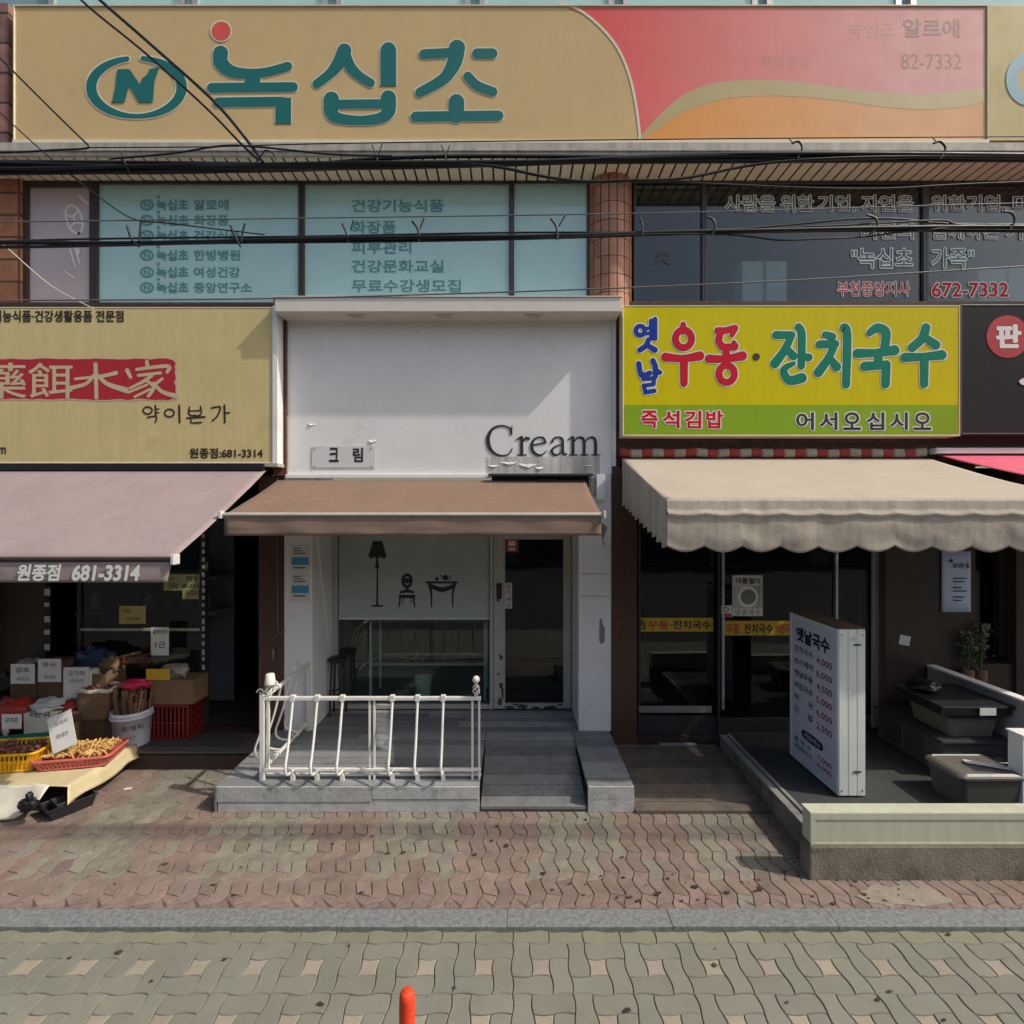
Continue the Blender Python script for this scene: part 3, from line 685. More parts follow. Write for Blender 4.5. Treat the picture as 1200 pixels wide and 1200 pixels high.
pts = [(-140, 422)]+[(x, 420.5+random.uniform(-.7, .7)) for x in range(-130, 200, 9)]+[(203, 422), (206, 426)]+[(205.5+random.uniform(-1.6, .8), y) for y in range(430, 464, 3)]+[(205, 466), (198, 469)]+[(x, 468+random.uniform(-1.3, 1)) for x in range(190, -135, -8)]+[(-140, 468)]
flat(MB(), pts, TB).build('red_band', M['stamp_red'], L1)
flat(MB(), [(x-(1.6 if x < 100 else -1.6), y+(-1.6 if y < 440 else 1.6)) for x, y in pts], TB+.001).build('band_edge', M['stamp_ink'], L1)
mb = MB()
for ch, bx in (('藥', (-28, 425, 31, 467)), ('餌', (33, 425, 85, 467))):
    text(mb, ch, bx, TB-.0015, .006)
HZ = [([(88, 444), (118, 441), (136, 437)], [3, 4, 5]), ([(112, 427), (113, 466)], [5, 4.5]), ([(110, 440), (100, 450), (80, 455)], [4, 4, 5]), ([(115, 440), (126, 450), (147, 457)], [4, 5, 7]),
      ([(149, 434), (153, 442)], [5, 4]), ([(172, 424), (173, 430)], 4.5), ([(160, 433), (196, 429), (196, 436)], [3.5, 4.5, 4]), ([(162, 440), (188, 437)], 3.5), ([(178, 440), (168, 447), (152, 455)], [4, 4, 3]), ([(172, 446), (180, 454), (174, 464)], [3.5, 4, 4]),
      ([(172, 451), (150, 460)], [3, 3]), ([(176, 456), (158, 465)], [3, 3]), ([(190, 444), (182, 450)], 3.5), ([(180, 449), (190, 459), (206, 464)], [3.5, 4.5, 6])]
strokes(mb, HZ, (0, 0, 1), TB-.0015); mb.build('stamp_lettering', M['stamp_ink'], L1)
BR = [('ring', 173, 481, 5.2, 4.2, 1.9), ([(182, 475), (182.5, 488)], 2), ([(182, 480), (186, 479)], 1.6), ([(182, 484), (186, 483.5)], 1.6), ([(173, 489), (183, 488), (182, 495)], 1.8),
      ('ring', 198.5, 484, 5.5, 4.5, 1.9), ([(210, 475), (210.5, 495)], 2.2),
      ([(222, 477), (222, 486), (235, 486), (235, 476)], 1.8), ([(222, 481.5), (235, 481)], 1.5), ([(228.5, 486), (228.5, 489)], 1.7), ([(219, 490), (240, 488.5)], 2), ([(224, 492), (224.5, 495.5), (236, 495)], 1.8),
      ([(248, 478), (258, 477), (255, 487), (249, 493)], 1.9), ([(263, 475), (263.5, 495)], 2.2), ([(263, 484), (269, 483.5)], 1.8)]
mb = MB(); strokes(mb, BR, (0, 0, 1), TB); mb.build('brush_lettering', M['brown_ink'], L1)

Y1 = box_sign('yellow sign with brush lettering in red and green above a lime strip', X(729.5, BY), X(1125, BY), Z(511, BY), Z(358, BY), M['yellow'], M['soffit'])
flat(MB(), [(732, 474.5), (1122.5, 474.5), (1122.5, 508.5), (732, 508.5)], BY-.002).build('lime_strip', M['lime'], Y1)
t7, t4 = (720, 350, 5), (880, 340, 4.8)
RED = [('ring', 405, 235, 47, 52, 36), ([(403, 150), (404, 185)], [26, 44]), ([(300, 342), (400, 350), (500, 335)], [48, 36, 50]), ([(408, 350), (408, 495)], [42, 38]),
       ([(608, 188), (650, 186), (706, 172)], [40, 34, 36]), ([(706, 175), (690, 212)], [34, 24]), ([(622, 200), (612, 250), (640, 284)], [34, 36, 34]), ([(630, 283), (705, 283)], [34, 38]), ([(700, 255), (712, 275)], [20, 26]), ([(655, 285), (655, 340)], 38), ([(556, 352), (650, 352), (750, 335)], [46, 36, 50]), ('ring', 658, 440, 45, 50, 36), ([(655, 375), (655, 392)], 30)]
GRN = [([(142, 252), (230, 252)], [40, 36]), ([(228, 252), (192, 335), (135, 412)], [34, 40, 48]), ([(205, 330), (240, 370)], [30, 42]), ([(268, 205), (286, 250), (284, 425)], [34, 40, 36]), ([(292, 372), (326, 378)], [32, 38]), ([(240, 412), (185, 448), (215, 506), (286, 494)], [20, 34, 44, 52]),
       ([(420, 250), (458, 262)], [34, 40]), ([(388, 305), (476, 302)], [42, 38]), ([(474, 302), (435, 385), (380, 462)], [34, 40, 48]), ([(445, 380), (482, 432)], [30, 46]), ([(522, 208), (542, 250), (536, 530)], [36, 42, 40]),
       ([(668, 240), (712, 212), (760, 238), (752, 330)], [34, 46, 46, 42]), ([(600, 355), (700, 352), (808, 338)], [48, 38, 52]), ([(718, 350), (718, 410)], 42), ([(640, 428), (755, 420)], [46, 42]), ([(762, 418), (758, 528)], [44, 42]),
       ([(985, 210), (965, 270), (908, 322)], [44, 46, 46]), ([(985, 268), (1040, 308)], [36, 48]), ([(868, 378), (970, 374), (1074, 364)], [48, 38, 50]), ([(977, 378), (975, 528)], [44, 40])]
BLU = [('ring', 152, 187, 26, 27, 23), ([(182, 175), (205, 172)], 15), ([(182, 205), (205, 203)], 15), ([(215, 128), (218, 235)], [20, 20]), ([(238, 120), (240, 235)], [24, 20]), ([(200, 240), (185, 275), (150, 300)], [24, 26, 28]), ([(190, 270), (238, 300)], [22, 30]),
       ([(143, 380), (160, 448), (208, 436)], [26, 26, 26]), ([(226, 362), (240, 400), (240, 455)], [26, 28, 26]), ([(245, 422), (266, 432)], 24), ([(170, 470), (230, 466)], 20), ([(232, 468), (230, 500)], 20), ([(228, 502), (172, 508)], 18), ([(172, 508), (182, 545)], 20), ([(182, 548), (234, 540)], 22)]
for lst, tr_, m_, dm in ((RED, t7, 'red_ink', 'dark_ink'), (GRN, t4, 'green_ink', 'dark_green_ink'), (BLU, t7, 'blue_ink', 'dark_ink')):
    strokes(MB(), lst, tr_, BY-.002, 17).build('letter_halo', M['white_halo'] if 0 else M['white_ink'], Y1)
    strokes(MB(), lst, tr_, BY-.0034, 5).build('letter_edge', M[dm], Y1)
    strokes(MB(), lst, tr_, BY-.0048).build('lettering', M[m_], Y1)
strokes(MB(), [('disc', 832, 340, 21)], t7, BY-.004).build('dot', M['dark_ink'], Y1)
def outl(items, parent, Y, inner, outer, b0, wid):
    for t, box in items: text(MB(), t, box, Y, b0+wid, ref=b0).build('letter_halo', outer, parent); text(MB(), t, box, Y-.0015, b0, ref=b0).build('lettering', inner, parent)
outl([(c, (751+25.5*i, 481, 771+25.5*i, 502)) for i, c in enumerate('즉석김밥')], Y1, BY-.004, M['red_ink'], M['white_ink'], .028, .05)
outl([(c, (933+27.5*i, 483, 954+27.5*i, 504)) for i, c in enumerate('어서오십시오')], Y1, BY-.004, M['dark_ink'], M['white_ink'], .025, .05)

K1 = box_sign('charcoal sign with a red disc at the right edge of the row', X(1126, BY), 7.5, Z(509, BY), Z(357, BY), M['charcoal'], M['grey_frame'])
strokes(MB(), [('disc', 1181, 394.5, 25)], (0, 0, 1), BY-.003).build('red_disc', M['stamp_red'], K1)
mb = MB(); text(mb, '판', (1167, 380, 1197, 408), BY-.005, .05); text(mb, '생', (1194, 428, 1240, 466), BY-.005, .06); mb.build('lettering', M['white_ink'], K1)

# ------------------------------------------------------------------ white shop front in the middle
C = thing('shop_front', 'white painted shop front with black serif lettering and peeling paint', 'shop front', (X(530, F), F, 0))
wl, wr = X(336, F), X(722, F); wt, wb = 4.56, Z(556, F)
mb = MB(); mb.box(wl, wr, F, F+.049, wb, wt); mb.build('wall_panel', M['white_paint'], C, bevel=.003)
mb = MB(); mb.box(X(716.3, F), X(717.0, F), F-.0012, F-.0002, wb, 4.49); mb.build('panel_joint', M['grey_plaster'], C)
hy = 5.10; hx0, hx1 = X(322, hy), X(728, hy)
mb = MB(); mb.box(hx0, hx1, hy, F-.001, Z(365, hy), Z(348.5, hy)); mb.box(hx0-.01, hx1+.01, hy-.012, F-.001, Z(348.5, hy), Z(348.5, hy)+.012)
hood = mb.build('hood', M['hood_paint'], C, bevel=.004)
hz = Z(365, hy)
for px in (418, 521, 626):
    x = X(px, 5.2); mb = MB(); mb.box(x-.09, x+.09, 5.17, 5.25, hz-.012, hz-.0005); vv = mb.build('vent', M['hood_paint'], hood, bevel=.003)
    mb = MB()
    for k in range(4): mb.box(x-.06, x+.06, 5.182+k*.016, 5.189+k*.016, hz-.0145, hz-.0125)
    mb.build('slat', M['grey_plaster'], hood)
# pilasters and reveals
mb = MB(); mb.box(X(333, F), X(366, F), F, F+.63, .2, wb-.0015); mb.build('pilaster', M['white_paint'], C, bevel=.004)
mb = MB(); mb.box(X(678, F), X(716, F), F, F+.63, .2, wb-.0015); mb.build('pilaster', M['white_paint'], C, bevel=.004)
mb = MB(); mb.box(X(716, F)+.0005, wr-.004, F+.02, F+.06, .2, wb-.002); mb.build('edge_strip', M['white_paint'], C)
DY = 6.0
mb = MB(); mb.box(X(366, F), X(678, F), F+.05, DY+.05, 2.62, 2.75); mb.build('ceiling', M['off_white_frame'], C)
mb = MB(); mb.box(X(336, F), X(575, F), F-.035, F-.001, Z(560.5, F), wb-.001); mb.build('ledge', M['white_paint'], C, bevel=.003)
# broken fascia under the lettering
mb = MB(); mb.box(X(571, F), X(703, F), F-.004, F-.0005, Z(556, F), Z(535, F)); mb.build('bare_patch', M['grey_plaster'], C)
mb = MB(); mb.box(X(573, F), X(693, F), F-.13, F-.001, Z(558.5, F), Z(556, F)-.001); mb.build('canopy_lip', M['dark_steel'], C)
mb = MB(); mb.box(X(576, F), X(690, F), F-.001, F+.3, wb-.14, wb-.01); mb.box(X(630, F), X(652, F), F-.08, F-.002, Z(570, F), Z(562, F)); mb.build('roller_housing', M['black_plastic'], C)
# serif lettering
CR = [([(599.5, 508.5), (597, 501.5), (588, 498.8), (578, 502), (572.8, 510), (572, 517), (574, 525), (580, 531.5), (589, 534), (597, 531.5), (600.2, 525.5)], [2.4, 1.6, 1.7, 2.8, 4.2, 4.6, 4.2, 2.8, 1.7, 1.4, 1.0]), ([(600, 499), (599.6, 508.5)], [1.0, 1.4]),
      ([(611.5, 512.5), (611.5, 532.5)], 3.6), ([(605.5, 515), (611, 512)], [1.2, 2.6]), ([(606.5, 533), (617, 533)], 1.3), ([(612.5, 518), (616, 513.5), (619.3, 514)], [1.4, 2.6, 3.6]),
      ([(623.5, 521.5), (640, 518.5)], 1.4), ([(639.3, 518.5), (637, 513.5), (631.5, 512.2), (626, 515), (623.3, 521.5), (624.5, 528.5), (629.5, 532.8), (635, 533), (640.5, 528.5)], [2.6, 2.2, 1.5, 2.2, 3.4, 3.6, 3, 2, .9]),
      ([(647, 517.5), (650, 513.2), (655.5, 512.3), (659.3, 516), (659.5, 529.5), (662.8, 532.8), (664.5, 531)], [3, 1.8, 1.6, 3, 3.5, 2.4, .9]), ([(659, 520.5), (650.5, 523.5), (646.6, 528.5), (650, 533), (655, 532), (659, 528)], [1.2, 1.8, 3.2, 2.8, 1.7, 1.2]),
      ([(671.5, 512.5), (671.5, 532.5)], 3.4), ([(666, 515), (671, 512)], [1.2, 2.4]), ([(667, 533), (676.5, 533)], 1.3),
      ([(672.5, 518), (677, 513), (682.5, 513.5), (684.5, 519), (684.5, 532.5)], [1.2, 2, 3.2, 3.4, 3.4]), ([(680, 533), (689.5, 533)], 1.3),
      ([(685.5, 518), (690.5, 513), (696, 513.5), (698, 519), (698, 532.5)], [1.2, 2, 3.2, 3.4, 3.4]), ([(693.5, 533), (703, 533)], 1.3)]
mb = MB(); strokes(mb, CR, (0, 0, 1), F-.005); o = mb.build('serif_lettering', M['black_letter'], C)
sm = o.modifiers.new('solid', 'SOLIDIFY'); sm.thickness = .004; sm.offset = 0
for t_, b_ in (('크', (385.5, 524.5, 397, 541.5)), ('림', (413.5, 524.5, 425.5, 541.5))): text(MB(), t_, b_, F-.010, .028).build('lettering', M['black_letter'], C)
D('acrylic', (.70, .71, .71), .12, .03, 3, spec=.6)
mb = MB(); mb.box(X(366, F), X(440, F), F-.008, F-.004, Z(548, F), Z(523, F)); pl = mb.build('acrylic_plate', M['acrylic'], C)
mb = MB()
for px, py in ((370, 524.5), (436, 524.5), (370, 546), (436, 546)): mb.lathe([(.006, 0), (.006, .01)], (X(px, F), F-.012, Z(py, F)-.005), 10)
mb.build('bolt', M['alu'], pl)
# peeling paint: curled flakes
random.seed(5)
def flake(mb, px, py, w_, h_, lift=.013):
    x, z = X(px, F), Z(py, F); n = 7; top = []; low = []
    for k in range(n+1):
        t = k/n; xx = x+(t-.5)*w_
        top.append((xx, F-.001, z+random.uniform(-.004, .006)))
        low.append((xx+random.uniform(-.004, .004), F-.003-lift*math.sin(math.pi*t)*random.uniform(.6, 1.1), z-h_*(.25+.75*math.sin(math.pi*t))*random.uniform(.6, 1.1)))
    mb.add(top+low, [(k, k+1, n+2+k, n+1+k) for k in range(n)])
for px, py, w_, h_ in ((365, 497, .08, .014), (436, 516, .09, .028), (596, 541, .20, .03), (618, 543, .22, .045), (578, 545, .12, .02), (632, 547, .10, .03), (689, 545, .10, .02)):
    mb = MB(); flake(mb, px, py, w_, h_); mb.build('paint_flake', M['flake'], C, solid=.0015)
# bare scars on the white pilaster
def blob(px, py, rx, ry, Y, n=14, j=.25):
    return [(px+rx*math.cos(2*math.pi*k/n)*(1+random.uniform(-j, j)), py+ry*math.sin(2*math.pi*k/n)*(1+random.uniform(-j, j))) for k in range(n)]
D('scar', (.24, .235, .23), .9, .2, 20)
mb = MB(); flat(mb, [(703, 727), (705, 724), (706, 730), (709, 737), (708.5, 752), (705, 755), (702.5, 752), (702, 738)], F-.001); flat(mb, [(704, 725), (702, 728), (704.5, 736), (705, 729)], F-.0015); mb.build('bare_patch', M['scar'], C)
mb = MB(); mb.box(X(680, F), X(714, F), F-.0012, F-.0004, Z(673, F), Z(672, F)); mb.box(X(680, F), X(714, F), F-.0012, F-.0004, Z(699, F), Z(698, F)); mb.build('panel_joint', M['fascia'], C)
mb = MB(); flat(mb, [(704.5, 612), (708, 615), (712, 618), (709, 626), (707, 632), (710, 642), (707, 637), (705, 628)], F-.0012); mb.build('bare_patch', M['scar'], C)
# display window and door
sxl, sxm, sxr = X(394, DY), X(578, DY), X(671.5, DY)
fr = MB(); zt = 2.62
fr.box(sxl-.03, sxl+.02, DY-.03, DY+.05, .2, zt); fr.box(X(574, DY), sxm, DY-.04, DY+.05, .2, zt); fr.box(sxl+.02, X(574, DY), DY-.03, DY+.05, .2, .25); fr.box(sxl+.02, X(574, DY), DY-.03, DY+.05, zt-.05, zt)
dw = fr.build('display_window', M['off_white_frame'], C, bevel=.004)
pn = MB(); pn.box(sxl+.02, X(574, DY), DY, DY+.008, .25, zt-.05); pn.build('pane', GL, dw)
fl = MB(); fl.box(sxl+.03, X(573, DY), DY-.004, DY-.001, Z(724, DY), zt-.05); fl.build('frosted_film', M['film_frost'], dw)
fl = MB(); fl.box(sxl+.03, X(573, DY), DY-.004, DY-.001, Z(726, DY), Z(724, DY)); fl.build('film_edge', M['paper'], dw)
# furniture decals on the film
DC = [([(437, 634), (448, 634), (453, 652), (431.5, 652)], 'p'), ([(431.5, 652), (435, 655), (439, 652.5), (442.5, 655.5), (446, 652.5), (450, 655), (453, 652)], 'p')]
mb = MB(); flat(mb, DC[0][0], DY-.0055); flat(mb, DC[1][0], DY-.0056)
strokes(mb, [([(442, 654), (442, 662), (442.3, 668), (442, 700), (442, 708)], [2, 3.6, 1.8, 2.2, 3]), ([(436, 710), (448, 710)], 2.2), ('disc', 442, 663.5, 2.6)], (0, 0, 1), DY-.0058)
mb.build('lamp_decal', M['dark_ink'], dw)
mb = MB(); strokes(mb, [('ring', 477, 680.5, 5, 7, 3.6), ('disc', 477, 680.5, 3.4), ([(470, 694), (477, 692.5), (484, 694)], [3, 4, 3]), ([(469.5, 699), (484.5, 699)], 4), ([(469, 698), (468.5, 705), (467.5, 711)], [3, 2, 1.5]), ([(485, 698), (485, 705), (486, 711)], [3, 2, 1.5]), ([(472.5, 701), (472, 706)], 1.2), ([(481.5, 701), (482, 706)], 1.2), ([(477, 688), (477, 692)], 3)], (0, 0, 1), DY-.0055); mb.build('chair_decal', M['dark_ink'], dw)
mb = MB(); strokes(mb, [([(500, 682.5), (535.5, 682.5)], 2.6), ([(503, 686), (518, 691), (533, 686)], [4, 6, 4], 'flat'), ([(503.5, 685), (505.5, 697), (505.5, 711)], [4, 2.2, 1.6]), ([(532.5, 685), (530.5, 697), (530.5, 711)], [4, 2.2, 1.6]), ('disc', 512, 678.5, 2.2), ('disc', 522, 677, 3.4), ([(526, 679), (529, 674)], 1.2), ([(517.5, 677), (516, 674)], 1.1)], (0, 0, 1), DY-.0055); mb.build('table_decal', M['dark_ink'], dw)
dr = MB(); dz0, dz1 = .205, 2.5; gx0, gx1 = X(592, DY), X(660, DY)
dr.box(sxm+.004, gx0, DY-.03, DY+.03, dz0, dz1); dr.box(gx1, X(669, DY), DY-.03, DY+.03, dz0, dz1); dr.box(gx0, gx1, DY-.03, DY+.03, dz0, Z(823.5, DY)); dr.box(gx0, gx1, DY-.03, DY+.03, Z(632, DY), dz1)
door = dr.build('door', M['off_white_frame'], C, bevel=.004)
pn = MB(); pn.box(gx0, gx1, DY-.004, DY+.004, Z(823.5, DY), Z(632, DY)); pn.build('pane', GLD, door)
mb = MB(); mb.box(X(669, DY)+.002, sxr, DY-.04, DY+.05, .2, zt); mb.box(sxm+.004, X(669, DY), DY-.04, DY+.05, dz1+.004, zt); mb.build('door_frame', M['grey_frame'], C, bevel=.003)
mb = MB(); mb.box(X(582, DY), X(588, DY), DY-.05, DY-.0305, Z(701, DY), Z(683, DY)); lk = mb.build('lock', M['black_plastic'], door, bevel=.004)
mb = MB(); mb.tube([P(585, 689, DY-.055), P(585, 695, DY-.055)], .006, 8); mb.build('lock_button', M['red_ink'], door)
mb = MB(); mb.box(X(591.5, DY), X(600, DY), DY-.0075, DY-.0045, Z(713, DY), Z(683, DY)); st = mb.build('sticker', M['paper'], door)
mb = MB()
for i, ch in enumerate('당기세요'): text(mb, ch, (593.5, 685+7*i, 598.5, 690.5+7*i), DY-.009, .01)
mb.build('lettering', M['dark_ink'], door)
mb = MB(); mb.box(X(593, DY), X(607.5, DY), DY-.0075, DY-.0045, Z(647, DY), Z(631, DY)); mb.build('sticker', M['sticker_red'], door)
mb = MB(); mb.box(X(596, DY), X(604, DY), DY-.009, DY-.0078, Z(640, DY), Z(634, DY)); mb.box(X(596, DY), X(604, DY), DY-.009, DY-.0078, Z(645, DY), Z(642, DY)); mb.build('sticker_print', M['paper'], door)
random.seed(11); mb = MB()
for px, py, rx, ry in ((587, 770, 2.2, 3), (584, 790, 1.2, 2), (587, 803, 2.2, 4), (589, 812, 1.6, 8), (586, 823, 3, 4), (598, 829, 7, 2.2), (612, 828, 6, 2.6), (628, 829.5, 4, 1.6), (645, 829, 9, 2), (584, 703, 1.4, 2.4), (604, 826, 4, 1.4), (656, 826, 2.5, 1.4)):
    flat(mb, blob(px, py, rx, ry, DY, 12, .4), DY-.0312)
mb.build('paint_chip', M['door_chip'], door)
# room of the middle shop
def room(x0, x1, y0, y1, z0, z1, m, parent):
    mb = MB(); mb.add([(x0,y0,z0),(x1,y0,z0),(x1,y1,z0),(x0,y1,z0),(x0,y0,z1),(x1,y0,z1),(x1,y1,z1),(x0,y1,z1)], [(0,1,2,3),(7,6,5,4),(1,5,6,2),(2,6,7,3),(3,7,4,0)])
    return mb.build('room', m, parent)
D('shop_room', (.17, .17, .17), .9, .2, 2)
room(sxl-.02, sxr+.3, DY+.06, DY+3.2, .19, 2.7, M['shop_room'], C)
# a metal frame table, a small bin and a white box behind the shop window
t = thing('display_table', 'pale thin legged table standing inside the shop window', 'table', (-1.05, 6.5, .19))
ty0, ty1, tx0, tx1 = 6.25, 6.75, X(432, 6.25), X(570, 6.25)
mb = MB(); mb.box(tx0, tx1, ty0, ty1, 1.16, 1.19); mb.build('tabletop', M['partition'], t)
for a, b in ((tx0+.02, ty0+.02), (tx1-.02, ty0+.02), (tx0+.02, ty1-.02), (tx1-.02, ty1-.02)):
    mb = MB(); mb.box(a-.014, a+.014, b-.014, b+.014, .19, 1.16); mb.build('leg', M['white_metal'], t)
mb = MB(); mb.box(tx0+.035, tx1-.035, ty0+.012, ty0+.03, .62, .645); mb.box(tx0+.035, tx1-.035, ty1-.03, ty1-.012, .62, .645); mb.build('stretcher', M['alu'], t)
t = thing('waste_bin', 'small pale green bin on the floor behind the shop window', 'bin', (X(496, 6.2), 6.2, .19))
mb = MB(); mb.lathe([(.075, 0), (.105, .30), (.11, .31), (.1, .31), (.072, .012)], (X(496, 6.2), 6.2, .195), 20); mb.build('bin_body', M['film_frost'], t)
t = thing('stool', 'tall black stool on the deck beside the left reveal of the shop window', 'stool', (X(396, 5.83), 5.83, .2))
sx_, sy_ = X(396, 5.83), 5.83
mb = MB(); mb.lathe([(.02, .60), (.095, .60), (.105, .615), (.105, .635), (.09, .65), (.02, .655)], (sx_, sy_, .2), 24); mb.build('seat', M['black_plastic'], t)
for a in range(4):
    q = R(45+90*a); mb = MB(); mb.tube([(sx_+.075*math.cos(q), sy_+.075*math.sin(q), .8), (sx_+.10*math.cos(q), sy_+.10*math.sin(q), .2)], .013, 8); mb.build('leg', M['dark_steel'], t)
mb = MB(); mb.tube([(sx_+.092*math.cos(R(a)), sy_+.092*math.sin(R(a)), .45) for a in range(0, 360, 20)], .008, 6, True); mb.build('footring', M['dark_steel'], t)
t = thing('wall_switch', 'small white box fixed on the white wall at the right end of the brown awning', 'switch box', (X(701, F), F, Z(586, F)))
mb = MB(); mb.box(X(698, F), X(708.5, F), F-.05, F-.001, Z(586, F), Z(556, F)); mb.build('cover', M['white_paint'], t, bevel=.006)
mb = MB(); mb.box(X(692, F), X(698, F)-.001, F-.035, F-.001, Z(580, F), Z(560, F)); mb.build('bracket', M['partition'], t, bevel=.004)

# notices on the left white pilaster
for k, (y0, y1) in enumerate(((638, 669), (671, 705))):
    t = thing('notice', ('upper' if k == 0 else 'lower')+' of two blue and white notices taped on the left white pilaster', 'notice', P(351, y1, F-.001))
    mb = MB(); mb.box(X(341, F), X(363, F), F-.004, F-.001, Z(y1, F), Z(y0, F)); mb.build('sheet', M['paper'], t)
    mb = MB(); mb.box(X(342, F), X(362, F), F-.0052, F-.0042, Z(y0+24, F), Z(y0+15, F)); mb.build('blue_print', M['sky_ink'], t)
    mb = MB()
    for q in range(3): mb.box(X(344, F), X(352+q*3, F), F-.0052, F-.0042, Z(y0+5+q*3, F), Z(y0+3.8+q*3, F))
    mb.box(X(344, F), X(358, F), F-.0052, F-.0042, Z(y0+28, F), Z(y0+26.5, F)); mb.build('print_line', M['glass_ink'], t)

# ------------------------------------------------------------------ awnings
def cloth(p, amp, sc, seed): return amp*noise.noise(Vector((p[0]*sc+seed, p[1]*sc, p[2]*sc)))
def awning(name, label, x0, x1, yb, zb, yf, zf_, m, nu=60, nv=14, sag=.015, seed=1, skew=0):
    t = thing(name, label, 'awning', ((x0+x1)/2, yb, zb))
    def fn(a, b):
        x, y, z = x0+(x1-x0)*a, yb+(yf-yb)*b, zb+(zf_-zb)*b
        return (x, y, z-sag*math.sin(math.pi*b)+cloth((x, y, z), .010, 2.2, seed)*math.sin(math.pi*b))
    mb = MB(); mb.grid(fn, nu, nv); mb.build('canvas', m, t, solid=.003)
    return t
ax0, ax1, ayf = -2.443, .761, 4.35
A = awning('awning', 'brown fabric awning over the white shop front', ax0, ax1, F-.03, 2.83, ayf, 2.478, M['awning_brown'], seed=2)
mb = MB(); mb.tube([(ax0-.012, ayf-.012, 2.478), (ax1+.012, ayf-.012, 2.478)], .017, 10); mb.build('front_bar', M['off_white_frame'], A)
for xx in (ax0-.02, ax1+.02): mb = MB(); mb.box(xx-.012, xx+.012, ayf-.04, ayf+.02, 2.445, 2.51); mb.build('end_cap', M['plastic_white'], A, bevel=.004)
def val(x0, x1, Y, zt, zb_, seed, amp=.012, sc=1):
    return lambda a, b: (x0+(x1-x0)*a, Y+.006*math.sin(a*37*sc+seed)*b*1.2+cloth((x0+(x1-x0)*a, seed, b), amp, 3.0, seed)*b, zt+(zb_-zt)*b)
mb = MB(); mb.grid(val(ax0+.005, ax1-.005, ayf-.012, 2.462, 2.30, 3), 80, 6); mb.build('valance', M['awning_valance'], A, solid=.003)
for xx in (ax0+.5, ax1-.5):
    mb = MB(); mb.tube([(xx, F-.04, 2.66), (xx+.25*(1 if xx < 0 else -1), 4.9, 2.58), (xx, ayf+.02, 2.47)], .018, 8); mb.build('arm', M['off_white_frame'], A)

lx0, lx1, lyb, lyf, lzb, lzf = -7.0, -2.49, 5.18, 3.76, 2.915, 2.155
A2 = awning('awning', 'faded dusty pink awning with a phone number on its valance', lx0, lx1, lyb, lzb, lyf, lzf, M['awning_pink'], seed=8, sag=.02)
mb = MB(); mb.tube([(lx0, lyf-.012, lzf), (lx1+.012, lyf-.012, lzf)], .018, 10); mb.build('front_bar', M['step_brown'], A2)
mb = MB(); mb.box(lx1+.008, lx1+.034, lyf-.045, lyf+.03, lzf-.04, lzf+.035); mb.build('end_cap', M['plastic_white'], A2, bevel=.005)
VX = lyf-.014
mb = MB(); mb.grid(lambda a, b: (lx0+(lx1-.03*b-lx0)*a, VX+cloth((lx0+(lx1-lx0)*a, 2, b), .008, 2.5, 5)*b, lzf-.02+(1.985-lzf+.02)*b), 90, 6); mb.build('valance', M['awning_pink'], A2, solid=.003)
for t_, b_ in (('원종점', (20, 661, 72, 681)), ('681-3314', (84, 662, 164, 681))): text(MB(), t_, b_, VX-.012, .038, .18).build('lettering', M['white_ink'], A2)
mb = MB(); mb.box(lx0, lx1-.02, lyb-.02, F+.04, lzb+.005, lzb+.075); mb.build('cassette', M['black_plastic'], A2)
for xx in (-2.9, -4.6):
    mb = MB(); mb.tube([(xx, F, 2.6), (xx+.2, 4.6, 2.42), (xx, lyf+.02, lzf-.01)], .018, 8); mb.build('arm', M['step_brown'], A2)

rx0, rx1, ryf = 1.146, 4.34, 3.81
A3 = awning('awning', 'cream canvas awning with scalloped valance over the noodle restaurant', rx0, rx1, F-.03, 3.06, ryf, 2.595, M['awning_cream'], seed=12, sag=.03)
def scal(x): return abs(math.sin(math.pi*(x-rx0)/.283))
def val3(a, b):
    x = rx0+(rx1-rx0)*a; zb_ = 2.245-.045*scal(x)+.01*noise.noise(Vector((x*2, 3, 1)))
    z = 2.595+(zb_-2.595)*b
    w_ = max(0, b-.28)/.72
    y = ryf-.004-.012*math.sin(b*3.1)+w_*(.006*math.sin(x*11+1.5*noise.noise(Vector((x*1.4, 0, 0))))+.014*noise.noise(Vector((x*3.5, b*3, 4))))+(-.016 if .27 < b < .33 else 0)
    return (x, y, z)
mb = MB(); mb.grid(val3, 340, 22); mb.build('valance', M['valance_cream'], A3, solid=.003)
def side3(a, b):
    y = F-.05+(ryf-(F-.05))*a; zt_ = 3.05+(2.595-3.05)*a; zb_ = 2.60+(2.245-2.60)*a-.03*abs(math.sin(math.pi*(y-ryf)/.14))
    return (rx0+.010*math.sin(y*45)*b+.008*noise.noise(Vector((y*6, b*3, 9)))*b, y, zt_+(zb_-zt_)*b)
mb = MB(); mb.grid(side3, 120, 12); mb.build('side_skirt', M['valance_cream'], A3, solid=.003)
mb = MB(); mb.tube([(rx0, ryf+.012, 2.575), (rx1, ryf+.012, 2.575)], .016, 8); mb.build('front_bar', M['alu'], A3)
